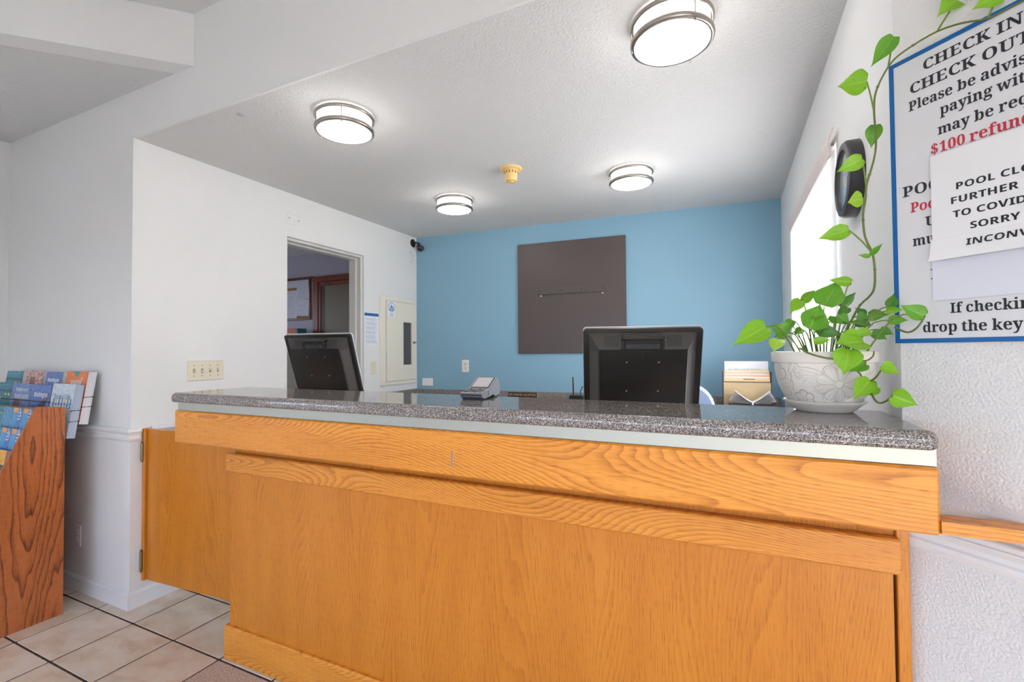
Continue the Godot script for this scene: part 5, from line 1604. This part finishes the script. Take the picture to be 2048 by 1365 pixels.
const POT_LEAVES = [
	[Vector3(0.0809,1.3550,-1.3275),Vector3(0.0057,1.3092,-1.2595),0.0470],
	[Vector3(0.1335,1.3409,-1.3850),Vector3(0.0948,1.3606,-1.3670),0.0366],
	[Vector3(0.1052,1.3232,-1.2946),Vector3(0.0922,1.2931,-1.2555),0.0284],
	[Vector3(0.1733,1.4290,-1.4585),Vector3(0.1441,1.3934,-1.4340),0.0278],
	[Vector3(0.1780,1.4265,-1.4828),Vector3(0.2139,1.4615,-1.4995),0.0228],
	[Vector3(0.2200,1.4092,-1.4251),Vector3(0.2554,1.4746,-1.4416),0.0581],
	[Vector3(0.2792,1.4664,-1.4305),Vector3(0.2319,1.4761,-1.4307),0.0212],
	[Vector3(0.1752,1.3474,-1.3382),Vector3(0.2024,1.4097,-1.3618),0.0532],
	[Vector3(0.2707,1.4089,-1.5038),Vector3(0.3075,1.4513,-1.5208),0.0224],
	[Vector3(0.3220,1.3824,-1.4725),Vector3(0.3544,1.3819,-1.4324),0.0267],
	[Vector3(0.3348,1.3871,-1.3682),Vector3(0.3580,1.3874,-1.3348),0.0150],
	[Vector3(0.3318,1.3641,-1.3447),Vector3(0.3629,1.3619,-1.3261),0.0202],
	[Vector3(0.3709,1.3667,-1.2581),Vector3(0.3308,1.3915,-1.2560),0.0283],
	[Vector3(0.3423,1.3981,-1.3716),Vector3(0.3445,1.4262,-1.3506),0.0205],
	[Vector3(0.2768,1.3771,-1.3633),Vector3(0.2969,1.3735,-1.3506),0.0193],
	[Vector3(0.2925,1.3372,-1.3265),Vector3(0.2461,1.3315,-1.2939),0.0202],
	[Vector3(0.2754,1.3140,-1.3075),Vector3(0.2151,1.3117,-1.2685),0.0518],
	[Vector3(0.2454,1.2969,-1.2936),Vector3(0.2305,1.2412,-1.2701),0.0480],
	[Vector3(0.2759,1.2644,-1.2967),Vector3(0.2421,1.2469,-1.2810),0.0274],
	[Vector3(0.2821,1.2290,-1.2885),Vector3(0.2457,1.1876,-1.2606),0.0339],
	[Vector3(0.2968,1.2127,-1.3009),Vector3(0.2689,1.1929,-1.2880),0.0235],
	[Vector3(0.2933,1.2597,-1.2497),Vector3(0.3232,1.2467,-1.2415),0.0275],
	[Vector3(0.3101,1.1998,-1.2465),Vector3(0.3488,1.1816,-1.2314),0.0344],
	[Vector3(0.3069,1.3366,-1.3773),Vector3(0.3341,1.3198,-1.3678),0.0265],
	[Vector3(0.2318,1.3693,-1.4306),Vector3(0.2585,1.3786,-1.4430),0.0224],
	[Vector3(0.1938,1.3464,-1.3468),Vector3(0.2398,1.3317,-1.3240),0.0270],
	[Vector3(0.1688,1.3492,-1.4014),Vector3(0.1483,1.3364,-1.3918),0.0198],
	[Vector3(0.1807,1.3175,-1.3187),Vector3(0.2159,1.3209,-1.3130),0.0169],
	[Vector3(0.2814,1.3688,-1.3985),Vector3(0.3080,1.3535,-1.3778),0.0239],
	[Vector3(0.2709,1.4026,-1.4267),Vector3(0.2474,1.3816,-1.4158),0.0220],
	[Vector3(0.1507,1.3755,-1.4370),Vector3(0.1299,1.3467,-1.4274),0.0222],
	[Vector3(0.2432,1.3802,-1.3918),Vector3(0.2669,1.3586,-1.3918),0.0250],
	[Vector3(0.2199,1.3617,-1.4251),Vector3(0.1960,1.3403,-1.4140),0.0237],
	[Vector3(0.3194,1.3838,-1.4933),Vector3(0.2960,1.4060,-1.4825),0.0210],
	[Vector3(0.3254,1.3445,-1.3858),Vector3(0.3479,1.3316,-1.3743),0.0181],
]
const VINE_LEAVES = [
	[Vector3(0.4595,2.0496,-1.2938),Vector3(0.4109,2.0061,-1.2767),0.0422,Vector3(0.4122,1.9702,-1.2718)],
	[Vector3(0.4972,2.0027,-1.2396),Vector3(0.4482,1.9725,-1.2224),0.0345,Vector3(0.4701,1.9511,-1.2270)],
	[Vector3(0.3415,1.9927,-1.2941),Vector3(0.2995,1.9377,-1.2966),0.0340,Vector3(0.3329,1.9294,-1.2901)],
	[Vector3(0.2956,1.9149,-1.3169),Vector3(0.2403,1.9205,-1.3243),0.0499,Vector3(0.3101,1.8500,-1.3236)],
	[Vector3(0.3172,1.8235,-1.3490),Vector3(0.3095,1.7729,-1.3564),0.0297,Vector3(0.3178,1.8163,-1.3492)],
	[Vector3(0.2849,1.7400,-1.3230),Vector3(0.2343,1.7165,-1.3215),0.0329,Vector3(0.2932,1.6785,-1.3268)],
	[Vector3(0.2836,1.6471,-1.3224),Vector3(0.2562,1.6434,-1.3317),0.0357,Vector3(0.2868,1.6306,-1.3238)],
	[Vector3(0.2581,1.5784,-1.3326),Vector3(0.1949,1.5653,-1.3363),0.0339,Vector3(0.3001,1.5223,-1.3521)],
	[Vector3(0.3037,1.5203,-1.3537),Vector3(0.3208,1.5400,-1.3286),0.0118,Vector3(0.3018,1.5183,-1.3529)],
	[Vector3(0.3018,1.5163,-1.3528),Vector3(0.2785,1.5213,-1.3530),0.0095,Vector3(0.3018,1.5183,-1.3529)],
]
const VINE_PATH = [Vector3(0.2548,1.3094,-1.4413),Vector3(0.2874,1.3978,-1.4123),Vector3(0.3046,1.4229,-1.3872),Vector3(0.3115,1.4408,-1.3683),Vector3(0.3116,1.4784,-1.3574),Vector3(0.3073,1.5220,-1.3554),Vector3(0.2921,1.5635,-1.3484),Vector3(0.2890,1.6145,-1.3469),Vector3(0.2924,1.6492,-1.3375),Vector3(0.2939,1.6803,-1.3326),Vector3(0.3096,1.7392,-1.3344),Vector3(0.3148,1.7836,-1.3368),Vector3(0.3107,1.8514,-1.3294),Vector3(0.3140,1.8926,-1.3199),Vector3(0.3322,1.9318,-1.3008),Vector3(0.3545,1.9506,-1.2891),Vector3(0.4060,1.9709,-1.2744),Vector3(0.4433,1.9664,-1.2531),Vector3(0.4746,1.9540,-1.2346),Vector3(0.5021,1.9512,-1.2033),Vector3(0.5358,1.9566,-1.1858)]
const RUNNERS = [
	[Vector3(0.1525,1.3012,-1.3166),Vector3(0.1694,1.2881,-1.2914),Vector3(0.2026,1.2777,-1.2848),Vector3(0.2275,1.2741,-1.2908),Vector3(0.2468,1.2570,-1.2942),Vector3(0.2639,1.2458,-1.2966),Vector3(0.2714,1.2257,-1.2946),Vector3(0.2829,1.2035,-1.2944)],
	[Vector3(0.2332,1.2934,-1.3210),Vector3(0.2729,1.2716,-1.3063),Vector3(0.2910,1.2807,-1.3037),Vector3(0.2943,1.2931,-1.3053)],
	[Vector3(0.2829,1.2035,-1.2944),Vector3(0.2904,1.1828,-1.2814),Vector3(0.2975,1.1817,-1.2626),Vector3(0.3083,1.1945,-1.2456),Vector3(0.3113,1.1997,-1.2470)],
	[Vector3(0.2813,1.2237,-1.2937),Vector3(0.2887,1.2363,-1.2696),Vector3(0.2932,1.2536,-1.2496)],
	[Vector3(0.3385,1.3469,-1.3258),Vector3(0.3501,1.3340,-1.2871),Vector3(0.3592,1.3434,-1.2582),Vector3(0.3723,1.3673,-1.2588)],
]
